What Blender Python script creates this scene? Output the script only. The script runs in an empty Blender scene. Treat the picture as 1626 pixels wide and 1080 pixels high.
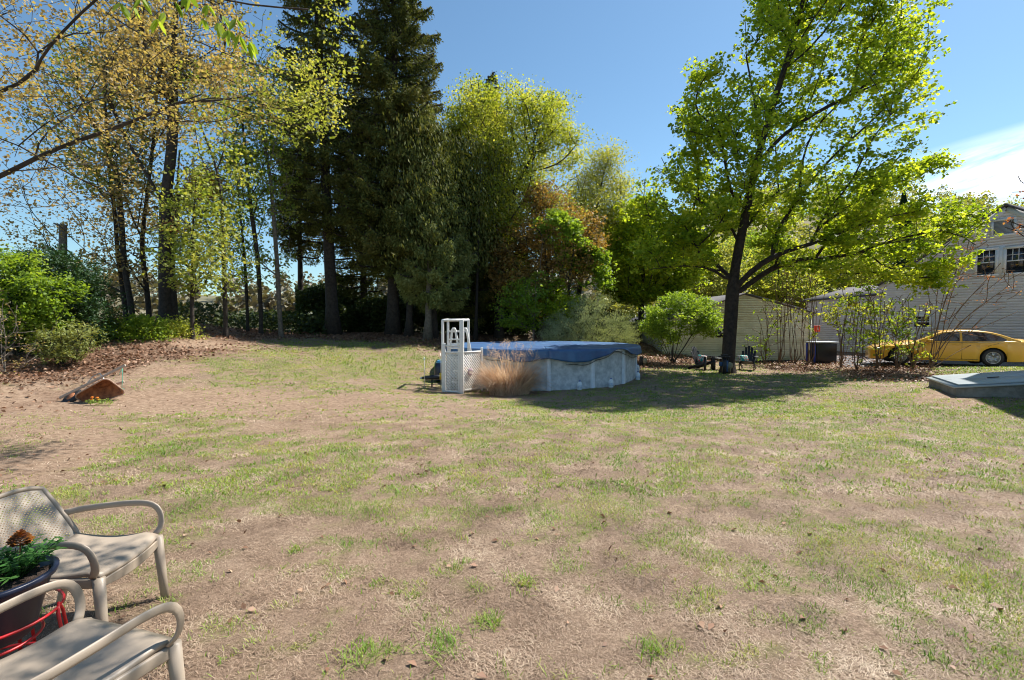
import bpy, math
import numpy as np
from mathutils import Vector

# ------------------------------------------------------------------ camera, sky, sun
S = bpy.context.scene
F0 = 800.0; CX = 813.0; CY = 540.0; HZ = 512.0; CAMZ = 1.6
PITCH = math.atan((CY - HZ) / F0)
cam_d = bpy.data.cameras.new('camera'); cam = bpy.data.objects.new('camera', cam_d)
S.collection.objects.link(cam)
cam.location = (0, 0, CAMZ); cam.rotation_euler = (math.pi / 2 - PITCH, 0, 0)
cam_d.sensor_width = 36; cam_d.lens = F0 / 1626 * 36; cam_d.clip_start = .05; cam_d.clip_end = 1500
S.camera = cam
SUN_EL = math.radians(54); SUN_AZ = math.radians(57)     # azimuth measured from +Y towards +X
sun_dir = Vector((math.cos(SUN_EL) * math.sin(SUN_AZ), math.cos(SUN_EL) * math.cos(SUN_AZ), math.sin(SUN_EL)))
sd = bpy.data.lights.new('sun', 'SUN'); sd.energy = 5.0; sd.angle = math.radians(.53); sd.color = (1, .955, .88)
sun = bpy.data.objects.new('sun', sd); S.collection.objects.link(sun)
sun.rotation_euler = (-sun_dir).to_track_quat('-Z', 'Y').to_euler()
W = bpy.data.worlds.new('World'); S.world = W; W.use_nodes = True
nt = W.node_tree; N = nt.nodes; L = nt.links; N.clear()
def nd(tree, kind, **kw):
    n = tree.nodes.new(kind)
    for k, v in kw.items(): setattr(n, k, v)
    return n
sky = nd(nt, 'ShaderNodeTexSky', sky_type='NISHITA', sun_disc=False, sun_elevation=SUN_EL, sun_rotation=SUN_AZ,
         air_density=1.0, dust_density=.35, ozone_density=1.3, altitude=50)
tc = nd(nt, 'ShaderNodeTexCoord'); sep = nd(nt, 'ShaderNodeSeparateXYZ'); L.new(tc.outputs['Generated'], sep.inputs[0])
def wm(op, a, b=None, c=None, clamp=False):
    n = nd(nt, 'ShaderNodeMath', operation=op, use_clamp=clamp)
    for i, v in enumerate((a, b, c)):
        if v is None: continue
        if isinstance(v, (int, float)): n.inputs[i].default_value = v
        else: L.new(v, n.inputs[i])
    return n.outputs[0]
yy = wm('MAXIMUM', sep.outputs['Y'], .12)
u = wm('DIVIDE', sep.outputs['X'], yy); v = wm('DIVIDE', sep.outputs['Z'], yy)
t = wm('SUBTRACT', v, wm('MULTIPLY_ADD', u, .30, .005))
cmb = nd(nt, 'ShaderNodeCombineXYZ'); L.new(u, cmb.inputs[0]); L.new(wm('MULTIPLY', t, 7.0), cmb.inputs[1])
nz = nd(nt, 'ShaderNodeTexNoise'); nz.inputs['Scale'].default_value = 2.6; nz.inputs['Detail'].default_value = 9
nz.inputs['Roughness'].default_value = .62; nz.inputs['Distortion'].default_value = .5; L.new(cmb.outputs[0], nz.inputs['Vector'])
band = wm('SUBTRACT', 1.0, wm('MULTIPLY', wm('ABSOLUTE', t), 11.0), clamp=True)
side = wm('MULTIPLY_ADD', u, 2.6, -1.35, clamp=True)
cf = wm('MULTIPLY', wm('MULTIPLY_ADD', nz.outputs['Fac'], 3.6, -1.15, clamp=True), wm('MULTIPLY', band, side))
cf = wm('MULTIPLY', cf, 1.25, clamp=True)
mixc = nd(nt, 'ShaderNodeMix', data_type='RGBA'); L.new(cf, mixc.inputs[0])
tint = nd(nt, 'ShaderNodeMix', data_type='RGBA', blend_type='MULTIPLY'); tint.inputs[0].default_value = 1; tint.inputs[7].default_value = (.80, 1.0, 1.03, 1)
L.new(sky.outputs[0], tint.inputs[6]); L.new(tint.outputs[2], mixc.inputs[6])
mixc.inputs[7].default_value = (11.5, 12.2, 13.0, 1)
bg = nd(nt, 'ShaderNodeBackground'); bg.inputs['Strength'].default_value = .086
L.new(mixc.outputs[2], bg.inputs[0])
wo = nd(nt, 'ShaderNodeOutputWorld'); L.new(bg.outputs[0], wo.inputs[0])
S.view_settings.view_transform = 'Standard'; S.view_settings.look = 'None'; S.view_settings.gamma = 1
S.view_settings.exposure = 0.82
S.cycles.filter_width = 1.05; S.cycles.max_bounces = 8; S.cycles.transparent_max_bounces = 16; S.cycles.diffuse_bounces = 3

# ------------------------------------------------------------------ helpers
rng = np.random.default_rng(7)
def P(px, py, Y):
    """world point on the vertical plane y=Y that a ray of the photograph meets"""
    a = (np.asarray(px, float) - CX) / F0; b = -(np.asarray(py, float) - CY) / F0
    c, s = math.cos(PITCH), math.sin(PITCH)
    dy = c + b * s; dz = -s + b * c
    Y = np.asarray(Y, float); k = Y / dy
    return np.stack(np.broadcast_arrays(a * k, Y, CAMZ + dz * k), -1)
def to_px(p):
    p = np.asarray(p, float); c, s = math.cos(PITCH), math.sin(PITCH)
    f = p[..., 1] * c - (p[..., 2] - CAMZ) * s; up = p[..., 1] * s + (p[..., 2] - CAMZ) * c
    return CX + F0 * p[..., 0] / f, CY - F0 * up / f
def noise2(x, y, seed=0):
    xi = np.floor(x).astype(np.int64); yi = np.floor(y).astype(np.int64); fx = x - xi; fy = y - yi
    def h(a, b):
        n = (a * 374761393 + b * 668265263 + seed * 1442695041) & 0xffffffff
        n = ((n ^ (n >> 13)) * 1274126177) & 0xffffffff
        return ((n ^ (n >> 16)) & 0xffff) / 65535.0
    fx = fx * fx * (3 - 2 * fx); fy = fy * fy * (3 - 2 * fy)
    return (h(xi, yi) * (1 - fx) + h(xi + 1, yi) * fx) * (1 - fy) + (h(xi, yi + 1) * (1 - fx) + h(xi + 1, yi + 1) * fx) * fy
def fbm(x, y, oct=4, seed=0):
    r = 0; a = .5; t = 0
    for o in range(oct):
        r = r + a * noise2(x * 2 ** o + 13.7 * o, y * 2 ** o - 7.1 * o, seed + o); t += a; a *= .55
    return r / t
def noise3(p, f, seed=0):
    return (fbm(p[:, 0] * f + p[:, 2] * f * .5, p[:, 1] * f - p[:, 2] * f * .8, 2, seed) + fbm(p[:, 2] * f, p[:, 0] * f * .7 + p[:, 1] * f * .7, 2, seed + 9)) / 2

class MB:
    def __init__(s): s.V = []; s.Fs = []; s.n = 0
    def add(s, V, F):
        V = np.asarray(V, float).reshape(-1, 3)
        if isinstance(F, np.ndarray): s.Fs.append(F + s.n)
        else:
            by = {}
            for f in F: by.setdefault(len(f), []).append(f)
            for k in by: s.Fs.append(np.array(by[k], int) + s.n)
        s.V.append(V); s.n += len(V); return s
    def box(s, c, d, rot=0, tilt=None):
        c = np.array(c, float); d = np.array(d, float) / 2
        V = np.array([[x, y, z] for x in (-1, 1) for y in (-1, 1) for z in (-1, 1)]) * d
        if tilt is not None: V = V @ np.array(tilt, float)          # rows = local axes
        ca, sa = math.cos(rot), math.sin(rot)
        V = np.stack([V[:, 0] * ca - V[:, 1] * sa, V[:, 0] * sa + V[:, 1] * ca, V[:, 2]], 1) + c
        return s.add(V, np.array([[0, 1, 3, 2], [4, 6, 7, 5], [0, 4, 5, 1], [2, 3, 7, 6], [0, 2, 6, 4], [1, 5, 7, 3]]))
    def bar(s, a, b, w, h, up=(0, 0, 1)):
        """box beam from a to b, width w sideways, h along up"""
        a = np.array(a, float); b = np.array(b, float); d = b - a; ln = np.linalg.norm(d); d /= ln
        up = np.array(up, float)
        if abs(d @ up) > .98: up = np.array((0, 1., 0))
        sx = np.cross(d, up); sx /= np.linalg.norm(sx); uz = np.cross(sx, d)
        return s.box((a + b) / 2, (ln, w, h), tilt=(d, sx, uz))
    def tube(s, pts, r, n=8, cap=True, flat=None, up=None):
        pts = np.array(pts, float); m = len(pts); r = np.broadcast_to(np.asarray(r, float), (m,)).copy()
        T = np.gradient(pts, axis=0); T /= np.linalg.norm(T, axis=1)[:, None] + 1e-9
        ref = np.array(up if up is not None else ((0, 0, 1.) if abs(T[0][2]) < .9 else (1., 0, 0)))
        R = []; u_ = np.cross(T[0], ref); u_ /= np.linalg.norm(u_)
        a = np.arange(n) * 2 * math.pi / n; fl = 1 if flat is None else flat
        for i in range(m):
            u_ = u_ - T[i] * (u_ @ T[i]); u_ /= np.linalg.norm(u_) + 1e-9; w_ = np.cross(T[i], u_)
            R.append(pts[i] + r[i] * (np.cos(a)[:, None] * u_ + np.sin(a)[:, None] * w_ * fl))
        V = np.concatenate(R); k = np.arange(m - 1)[:, None] * n; j = np.arange(n)[None]; j2 = (j + 1) % n
        s.add(V, np.stack([k + j, k + j2, k + n + j2, k + n + j], -1).reshape(-1, 4))
        if cap: s.Fs.append(np.array([list(range(n))[::-1]]) + s.n - len(V)); s.Fs.append(np.array([list(range((m - 1) * n, m * n))]) + s.n - len(V))
        return s
    def lathe(s, prof, c=(0, 0, 0), n=20, axis=None):
        prof = np.array(prof, float); a = np.arange(n) * 2 * math.pi / n; m = len(prof)
        V = np.stack([prof[:, 0][:, None] * np.cos(a), prof[:, 0][:, None] * np.sin(a), np.repeat(prof[:, 1][:, None], n, 1)], -1).reshape(-1, 3)
        if axis is not None:
            q = Vector((0, 0, 1)).rotation_difference(Vector(axis)).to_matrix(); V = V @ np.array(q).T
        V = V + np.array(c); k = np.arange(m - 1)[:, None] * n; j = np.arange(n)[None]; j2 = (j + 1) % n
        return s.add(V, np.stack([k + j, k + j2, k + n + j2, k + n + j], -1).reshape(-1, 4))
    def prism(s, poly, a, b, ax='y'):
        """extrude 2-D polygon between coordinates a and b of the axis"""
        poly = np.array(poly, float); n = len(poly)
        def mk(t_):
            z = np.full(n, float(t_))
            if ax == 'y': return np.stack([poly[:, 0], z, poly[:, 1]], 1)
            if ax == 'x': return np.stack([z, poly[:, 0], poly[:, 1]], 1)
            return np.stack([poly[:, 0], poly[:, 1], z], 1)
        F = [list(range(n)), list(range(2 * n - 1, n - 1, -1))] + [[i, (i + 1) % n, n + (i + 1) % n, n + i][::-1] for i in range(n)]
        return s.add(np.concatenate([mk(a), mk(b)]), F)
    def grid(s, G):
        G = np.asarray(G, float); a, b = G.shape[:2]
        i = np.arange(a - 1)[:, None] * b; j = np.arange(b - 1)[None]
        return s.add(G.reshape(-1, 3), np.stack([i + j, i + j + 1, i + b + j + 1, i + b + j], -1).reshape(-1, 4))
    def build(s, name, mat, parent=None, smooth=False, world=False, bevel=0, solid=0, fixn=False):
        me = bpy.data.meshes.new(name); V = np.concatenate(s.V)
        if world and parent is not None: V = V - np.array(parent.location)
        me.vertices.add(len(V)); me.vertices.foreach_set('co', V.astype(np.float32).ravel())
        loops = np.concatenate([f.ravel() for f in s.Fs]); tot = np.concatenate([np.full(len(f), f.shape[1]) for f in s.Fs])
        st = np.concatenate([[0], np.cumsum(tot)[:-1]])
        me.loops.add(len(loops)); me.loops.foreach_set('vertex_index', loops.astype(np.int32))
        me.polygons.add(len(tot)); me.polygons.foreach_set('loop_start', st.astype(np.int32))
        me.update(calc_edges=True); me.validate()
        if smooth: me.polygons.foreach_set('use_smooth', np.ones(len(me.polygons), bool))
        if fixn:
            import bmesh
            bm = bmesh.new(); bm.from_mesh(me); bmesh.ops.remove_doubles(bm, verts=bm.verts, dist=1e-4)
            bmesh.ops.recalc_face_normals(bm, faces=bm.faces); bm.to_mesh(me); bm.free()
        me.materials.append(mat)
        o = bpy.data.objects.new(name, me); S.collection.objects.link(o)
        if parent is not None: o.parent = parent
        if bevel:
            b = o.modifiers.new('b', 'BEVEL'); b.width = bevel; b.segments = 2; b.limit_method = 'ANGLE'
        if solid:
            b = o.modifiers.new('s', 'SOLIDIFY'); b.thickness = solid; b.offset = 0
        return o
def tag(o, label=None, cat=None, group=None, kind=None):
    if label: o['label'] = label
    if cat: o['category'] = cat
    if group: o['group'] = group
    if kind: o['kind'] = kind
    return o
def thing(name, label, cat, loc=(0, 0, 0), rz=0, group=None):
    o = bpy.data.objects.new(name, None); S.collection.objects.link(o); o.empty_display_size = .2
    o.location = [float(c) for c in loc]; o.rotation_euler = (0, 0, rz)
    return tag(o, label, cat, group)
def dup(root, loc, rz, label):
    r = root.copy(); S.collection.objects.link(r); r.location = [float(c) for c in loc]; r.rotation_euler = (0, 0, rz); r['label'] = label
    for ch in list(root.children):
        c = ch.copy(); S.collection.objects.link(c); c.parent = r
        for g in ch.children:
            d = g.copy(); S.collection.objects.link(d); d.parent = c
    return r

# ------------------------------------------------------------------ materials
def mat(name, col, rough=.6, metal=0, noise=0, nscale=8, bump=0, bscale=60, spec=.5, col2=None, coat=0, ndetail=5):
    m = bpy.data.materials.new(name); m.use_nodes = True; t = m.node_tree; b = t.nodes['Principled BSDF']
    b.inputs['Base Color'].default_value = (*col, 1); b.inputs['Roughness'].default_value = rough
    b.inputs['Metallic'].default_value = metal; b.inputs['Specular IOR Level'].default_value = spec
    b.inputs['Coat Weight'].default_value = coat
    if noise or bump or col2:
        c = nd(t, 'ShaderNodeTexCoord')
    if noise or col2:
        n = nd(t, 'ShaderNodeTexNoise'); n.inputs['Scale'].default_value = nscale; n.inputs['Detail'].default_value = ndetail
        n.inputs['Roughness'].default_value = .65
        t.links.new(c.outputs['Object'], n.inputs['Vector'])
        r = nd(t, 'ShaderNodeValToRGB'); e = r.color_ramp.elements
        c2 = col2 if col2 else tuple(max(0, x * (1 - noise)) for x in col)
        e[0].position = .36; e[1].position = .64; e[0].color = (*c2, 1); e[1].color = (*col, 1)
        t.links.new(n.outputs['Fac'], r.inputs[0]); t.links.new(r.outputs[0], b.inputs['Base Color'])
    if bump:
        n2 = nd(t, 'ShaderNodeTexNoise'); n2.inputs['Scale'].default_value = bscale; n2.inputs['Detail'].default_value = 6
        bp = nd(t, 'ShaderNodeBump'); bp.inputs['Strength'].default_value = bump; bp.inputs['Distance'].default_value = .02
        t.links.new(c.outputs['Object'], n2.inputs['Vector'])
        t.links.new(n2.outputs['Fac'], bp.inputs['Height']); t.links.new(bp.outputs[0], b.inputs['Normal'])
    return m
def leafmat(name, cols, transl=.4, rough=.55, big=None, spec=.3, tint=(1.7, 1.55, .6, 1)):
    """leaf material: per-leaf random colour from a ramp, translucent"""
    m = bpy.data.materials.new(name); m.use_nodes = True; t = m.node_tree; t.nodes.clear(); lk = t.links.new
    g = nd(t, 'ShaderNodeNewGeometry'); r = nd(t, 'ShaderNodeValToRGB'); e = r.color_ramp.elements
    while len(e) < len(cols): e.new(.5)
    for i, c in enumerate(cols): e[i].position = i / (len(cols) - 1); e[i].color = (*c, 1)
    tcn = nd(t, 'ShaderNodeTexCoord'); n = nd(t, 'ShaderNodeTexNoise'); n.inputs['Scale'].default_value = big or .9; n.inputs['Detail'].default_value = 2
    lk(tcn.outputs['Object'], n.inputs['Vector'])
    a = nd(t, 'ShaderNodeMath', operation='MULTIPLY_ADD'); lk(g.outputs['Random Per Island'], a.inputs[0]); a.inputs[1].default_value = .55
    b = nd(t, 'ShaderNodeMath', operation='MULTIPLY_ADD', use_clamp=True); lk(n.outputs['Fac'], b.inputs[0]); b.inputs[1].default_value = 1.5
    b.inputs[2].default_value = -.52; lk(b.outputs[0], a.inputs[2]); lk(a.outputs[0], r.inputs[0])
    d = nd(t, 'ShaderNodeBsdfPrincipled'); d.inputs['Roughness'].default_value = rough; d.inputs['Specular IOR Level'].default_value = spec
    lk(r.outputs[0], d.inputs['Base Color'])
    tr = nd(t, 'ShaderNodeBsdfTranslucent'); mx = nd(t, 'ShaderNodeMixShader'); mx.inputs[0].default_value = transl
    gm = nd(t, 'ShaderNodeMix', data_type='RGBA', blend_type='MULTIPLY'); gm.inputs[0].default_value = 1
    lk(r.outputs[0], gm.inputs[6]); gm.inputs[7].default_value = tint; lk(gm.outputs[2], tr.inputs[0])
    lk(d.outputs[0], mx.inputs[1]); lk(tr.outputs[0], mx.inputs[2])
    o = nd(t, 'ShaderNodeOutputMaterial'); lk(mx.outputs[0], o.inputs[0])
    return m
M = {}
M['bark'] = mat('bark', (.060, .046, .037), .9, noise=.6, nscale=9, bump=.9, bscale=30)
M['bark_maple'] = mat('bark_maple', (.050, .034, .025), .9, noise=.65, nscale=7, bump=1, bscale=24)
M['bark_light'] = mat('bark_light', (.20, .165, .13), .9, noise=.5, nscale=10, bump=.7, bscale=40)
M['bark_brown'] = mat('bark_brown', (.19, .115, .07), .9, noise=.5, nscale=10)
M['white_vinyl'] = mat('white_vinyl', (.78, .77, .74), .4, noise=.12, nscale=4)
M['taupe'] = mat('taupe_resin', (.38, .31, .24), .45, noise=.08, nscale=5, bump=.05, bscale=300)
M['black'] = mat('black_plastic', (.012, .013, .018), .35)
M['rubber'] = mat('rubber', (.02, .02, .022), .7)
M['steel'] = mat('steel', (.45, .45, .46), .35, metal=.9)
M['glass'] = mat('dark_glass', (.012, .016, .022), .06, spec=.9)

# ------------------------------------------------------------------ ground height
ctrl = [  # px, py, Y on the ground as read from the photograph
 (150,632,10.8),(60,640,10.5),(60,578,13.5),(0,575,13),(-250,570,13),(200,548,15.5),(265,512,19.5),(330,531,19),(300,542,17),(-50,560,16),
 (450,546,20),(400,610,13.2),(560,541,22),(600,533,25),(520,534,24),(690,546,22.5),(740,541,25),(446,534,24),(393,528,25),
 (705,624,14.9),(733,625,14.9),(860,621,15.3),(907,618,15.6),(976,607,16.9),(1001,598,18),(1015,590,18.8),(840,622,15.4),(650,606,16),
 (1050,580,22),(1157,592,19.6),(1250,578,23.5),(1200,575,25),(1100,588,20.3),(1190,588,20.3),(1450,590,18.5),(1578,582,20.5),(1430,576,22.3),
 (850,541,27.5),(960,540,27),(1400,590,19.5),(1400,640,11),(1000,640,12.6),(600,625,13),(350,650,10),(1580,600,16)]
CP = []
for a_, b_, c_ in ctrl: CP.append(P(a_, b_, c_))
CP = [tuple(p) for p in CP]
for x in (-14, -9, -4, 0, 4, 8, 13): CP.append((x, 2.0, 0)); CP.append((x, -3, 0))
CP += [(-5, 5.5, 0), (0, 6.5, -.03), (5, 6.5, -.02), (9.6, 10.85, 0), (10.5, 12.7, -.02), (13, 9, 0.02), (16, 16, 0), (-9, 7, .05), (-14, 9, .2), (-22, 12, 1), (-22, 25, 1.6), (-12, 30, 1.1), (-2, 36, .6), (8, 34, .2), (18, 34, -.1), (30, 30, -.2), (30, 18, -.1), (-30, 40, 1), (0, 45, 0), (30, 45, 0), (-28, 5, .3), (2, 25, -.1), (1.1, 18.8, -.45)]
CP = np.array(CP)
def _tps(r): return np.where(r > 1e-9, r * r * np.log(r + 1e-9), 0)
_n = len(CP); _A = np.zeros((_n + 3, _n + 3)); _d = np.linalg.norm(CP[:, None, :2] - CP[None, :, :2], axis=2)
_A[:_n, :_n] = _tps(_d) + np.eye(_n) * .35; _A[:_n, _n] = 1; _A[:_n, _n + 1:] = CP[:, :2]; _A[_n:, :_n] = _A[:_n, _n:].T
_w = np.linalg.solve(_A, np.concatenate([CP[:, 2], [0, 0, 0]]))
def gz(x, y):
    x = np.asarray(x, float); y = np.asarray(y, float); sh = np.broadcast(x, y).shape
    xf = np.broadcast_to(x, sh).ravel(); yf = np.broadcast_to(y, sh).ravel(); out = np.zeros(len(xf))
    for i in range(0, len(xf), 40000):
        X = xf[i:i + 40000]; Y = yf[i:i + 40000]
        r = np.sqrt((X[:, None] - CP[None, :, 0]) ** 2 + (Y[:, None] - CP[None, :, 1]) ** 2)
        z = _tps(r) @ _w[:_n] + _w[_n] + _w[_n + 1] * X + _w[_n + 2] * Y
        q = np.sqrt(X ** 2 + (Y - 14) ** 2); k = np.clip((34 - q) / 12, 0, 1); k = k * k * (3 - 2 * k)
        out[i:i + 40000] = np.clip(z, -1, 2.2) * k
    out = out + (fbm(xf * .9, yf * .9, 3, 5) - .5) * .05 * np.clip(yf / 6, .3, 1)
    return out.reshape(sh)
def G(px, Y, dz=0):
    x = (px - CX) / F0 * Y * 1.0; x = float(P(px, HZ, Y)[0]); return np.array([x, Y, float(gz(x, Y)) + dz])

# cover map: green, bare, mulch as painted from the photograph at ground points
cmap = np.array([(50,640,0,1,.2),(150,700,0,.9,0),(30,760,.05,1,0),(100,720,0,1,0),(250,640,0,.9,0),(330,600,.3,.1,0),(450,590,.95,0,0),(560,570,.95,0,0),(650,590,.85,.0,0),(560,550,.9,0,.1),(400,575,.85,0,0),(370,595,.8,.1,0),(500,605,.8,0,0),(600,610,.5,.2,0),
 (480,545,.8,0,.1),(350,545,0,.85,.25),(420,535,0,.4,.7),(600,536,.1,.2,.9),(700,542,.2,.1,.7),(150,580,0,.4,.8),(50,590,0,.5,.8),(250,560,0,.5,.8),(270,590,0,.9,.1),(250,720,.75,0,0),(320,695,.65,0,0),(200,745,.65,0,0),
 (120,790,.55,.1,0),(280,790,.6,0,0),(340,760,.55,0,0),(400,640,.06,.8,0),(550,640,.1,.55,0),(450,680,.1,.5,0),(300,630,.02,.95,0),(650,660,.25,.35,0),(750,645,.3,.2,0),(850,650,.6,0,0),(1000,650,.75,0,0),(1200,650,.9,0,0),(1400,650,.85,0,0),
 (1550,690,.85,0,0),(1300,620,.8,0,0),(1450,615,.5,.2,0),(1250,586,.02,.5,.95),(1400,592,0,.6,.85),(1450,603,.1,.7,.4),(1560,592,.9,0,0),(1600,588,.9,0,0),(1490,625,.1,.85,0),(1100,600,.65,.1,0),(1157,596,.6,.1,0),(1190,592,.4,.4,.0),(1120,589,.5,.3,.0),(1140,583,.4,.4,0),(1170,586,.4,.4,0),(1115,582,.4,.4,.1),(1150,589,.5,.2,0),(1205,590,.3,.5,.1),(1230,594,.3,.5,.1),(1300,597,.3,.6,.1),(1025,600,.35,.3,.1),
 (960,622,.45,.2,.1),(860,630,.25,.4,.15),(1100,577,.1,.3,.9),(1040,576,.1,.3,.9),(500,750,.4,.15,0),(600,800,.4,.15,0),(400,850,.25,.35,0),(350,1000,.15,.4,0),(500,950,.1,.5,0),(600,1050,.25,.3,0),
 (750,700,.5,0,0),(800,750,.55,0,0),(900,800,.5,0,0),(800,900,.4,.1,0),(700,1000,.3,.2,0),(1000,1000,.12,.2,0),(950,900,.3,.1,0),(1100,850,.55,0,0),(1200,780,.45,0,0),(1300,750,.45,.05,0),(1400,800,.35,.15,0),
 (1500,850,.35,.1,0),(1250,900,.72,0,0),(1400,930,.72,0,0),(1550,1000,.5,.1,0),(1200,1040,.15,.2,0),(1450,1060,.3,.1,0),(1600,750,.65,0,0),(1600,900,.5,.1,0),(1150,720,.45,0,0),(1000,740,.55,0,0),(1300,690,.75,0,0),(1100,690,.6,0,0),
 (100,1050,.1,.6,0),(200,900,.2,.4,0),(-200,800,0,.9,.2),(-300,600,0,.6,.8),(1900,700,.8,0,0),(1900,1000,.6,0,0),(800,1400,.3,.3,0),(1300,1400,.4,.2,0),(200,1400,.2,.5,0)], float)
def cover(x, y):
    x = np.asarray(x, float); y = np.asarray(y, float)
    yy_ = np.maximum(y, 1.2); px = CX + F0 * x / yy_; py = np.maximum(HZ + F0 * (CAMZ - gz(x, y)) / yy_, 505)
    # distance in a map that follows the ground: log depth and bearing
    g = np.zeros((len(x), 3)); ws = np.zeros(len(x))
    ly = np.log(py - 470); cl = np.log(cmap[:, 1] - 470)
    for i in range(len(cmap)):
        d2 = ((px - cmap[i, 0]) / 110) ** 2 + ((ly - cl[i]) / .13) ** 2
        w = 1 / (d2 + .05) ** 1.8; ws += w; g += w[:, None] * cmap[i, 2:]
    g /= ws[:, None]
    far = np.clip((y - 26) / 4, 0, 1); g[:, 0] *= 1 - far; g[:, 2] = g[:, 2] * (1 - far) + far * .8
    return g
def green_at(x, y, g=None):
    g = cover(x, y) if g is None else g
    n = fbm(x * 1.1, y * 1.1, 4, 21); n2 = fbm(x * 5, y * 5, 3, 31)
    return np.clip((g[:, 0] * 1.12 + (n - .5) * 1.5 + (n2 - .5) * 2.2 + (fbm(x * 17, y * 17, 2, 41) - .5) * 1.5 - .29) * 1.5, 0, 1) * np.clip(g[:, 0] * 6, 0, 1)

# ground sheet: fine near the camera, reaching the horizon
def axis(lo, hi, near, s0, k):
    out = [near]; 
    while out[-1] < hi: out.append(out[-1] + s0 + k * abs(out[-1] - near))
    o2 = [near]
    while o2[-1] > lo: o2.append(o2[-1] - s0 - k * abs(o2[-1] - near))
    return np.array(o2[::-1][:-1] + out)
gx = axis(-700, 700, 0, .09, .016); gy = axis(-12, 900, 3, .07, .016)
XX, YY = np.meshgrid(gx, gy, indexing='ij'); ZZ = gz(XX, YY)
near_k = np.clip((14 - YY) / 10, 0, 1)
ZZ = ZZ + (fbm(XX * 6, YY * 6, 2, 3) - .5) * .025 * near_k
cv = cover(XX.ravel(), YY.ravel()); gr_ = green_at(XX.ravel(), YY.ravel(), cv)
mb = MB(); mb.grid(np.stack([XX, YY, ZZ], -1))
gm_ = bpy.data.materials.new('ground_soil'); gm_.use_nodes = True; t = gm_.node_tree; lk = t.links.new; b = t.nodes['Principled BSDF']
b.inputs['Roughness'].default_value = .95; b.inputs['Specular IOR Level'].default_value = .15
at = nd(t, 'ShaderNodeAttribute', attribute_name='cover'); sp = nd(t, 'ShaderNodeSeparateColor'); lk(at.outputs['Color'], sp.inputs[0])
tcg = nd(t, 'ShaderNodeTexCoord')
def gnoise(scale, detail=6, rough=.65, dist=0, stretch=None):
    n = nd(t, 'ShaderNodeTexNoise'); n.inputs['Scale'].default_value = scale; n.inputs['Detail'].default_value = detail
    n.inputs['Roughness'].default_value = rough; n.inputs['Distortion'].default_value = dist; lk(tcg.outputs['Object'], n.inputs['Vector']); return n.outputs['Fac']
def ramp(f, stops):
    r = nd(t, 'ShaderNodeValToRGB'); e = r.color_ramp.elements
    while len(e) < len(stops): e.new(.5)
    for i, (p_, c_) in enumerate(stops): e[i].position = p_; e[i].color = (*c_, 1)
    lk(f, r.inputs[0]); return r.outputs[0]
def mixcol(f, a, b_):
    n = nd(t, 'ShaderNodeMix', data_type='RGBA')
    if isinstance(f, float): n.inputs[0].default_value = f
    else: lk(f, n.inputs[0])
    lk(a, n.inputs[6]); lk(b_, n.inputs[7]); return n.outputs[2]
straw = ramp(gnoise(34, 8, .8, 1.2), [(.34, (.09, .058, .04)), (.45, (.21, .145, .10)), (.55, (.36, .26, .185)), (.66, (.54, .40, .285))])
dirt = ramp(gnoise(11, 9, .7), [(.34, (.15, .098, .064)), (.5, (.29, .198, .135)), (.66, (.40, .29, .205))])
grs = ramp(gnoise(30, 7, .7, .3), [(.3, (.07, .10, .02)), (.5, (.17, .205, .048)), (.7, (.32, .31, .10))])
mul = ramp(gnoise(22, 8, .8, .4), [(.3, (.045, .028, .02)), (.5, (.15, .085, .055)), (.68, (.30, .18, .12))])
def mth(op, a, b_=None, c_=None):
    n = nd(t, 'ShaderNodeMath', operation=op, use_clamp=True)
    for i, v in enumerate((a, b_, c_)):
        if v is None: continue
        if isinstance(v, (int, float)): n.inputs[i].default_value = v
        else: lk(v, n.inputs[i])
    return n.outputs[0]
soil = ramp(gnoise(60, 8, .8), [(.35, (.09, .06, .042)), (.55, (.20, .14, .10)), (.7, (.32, .235, .17))])
straw = mixcol(mth('MULTIPLY_ADD', gnoise(3.2, 7, .7, .8), 4.5, -2.05), straw, soil)
c1 = mixcol(sp.outputs[1], straw, dirt); c1 = mixcol(sp.outputs[0], c1, grs); c1 = mixcol(sp.outputs[2], c1, mul)
lk(c1, b.inputs['Base Color'])
bp = nd(t, 'ShaderNodeBump'); bp.inputs['Strength'].default_value = .8; bp.inputs['Distance'].default_value = .03
lk(gnoise(45, 8, .75), bp.inputs['Height']); lk(bp.outputs[0], b.inputs['Normal'])
ground = mb.build('ground', gm_, smooth=True); ground['kind'] = 'structure'
ca = ground.data.color_attributes.new('cover', 'FLOAT_COLOR', 'POINT')
lit_n = fbm(XX.ravel() * 1.6, YY.ravel() * 1.6, 3, 77)
mulch = np.clip((cv[:, 2] - .25 + (lit_n - .5) * 1.2) * 2.2, 0, 1)
col = np.stack([gr_ * .5, np.clip(cv[:, 1] * 1.5 - .1 + (lit_n - .5) * .8, 0, 1), mulch, np.ones(len(gr_))], 1)
ca.data.foreach_set('color', col.astype(np.float32).ravel())

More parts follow.
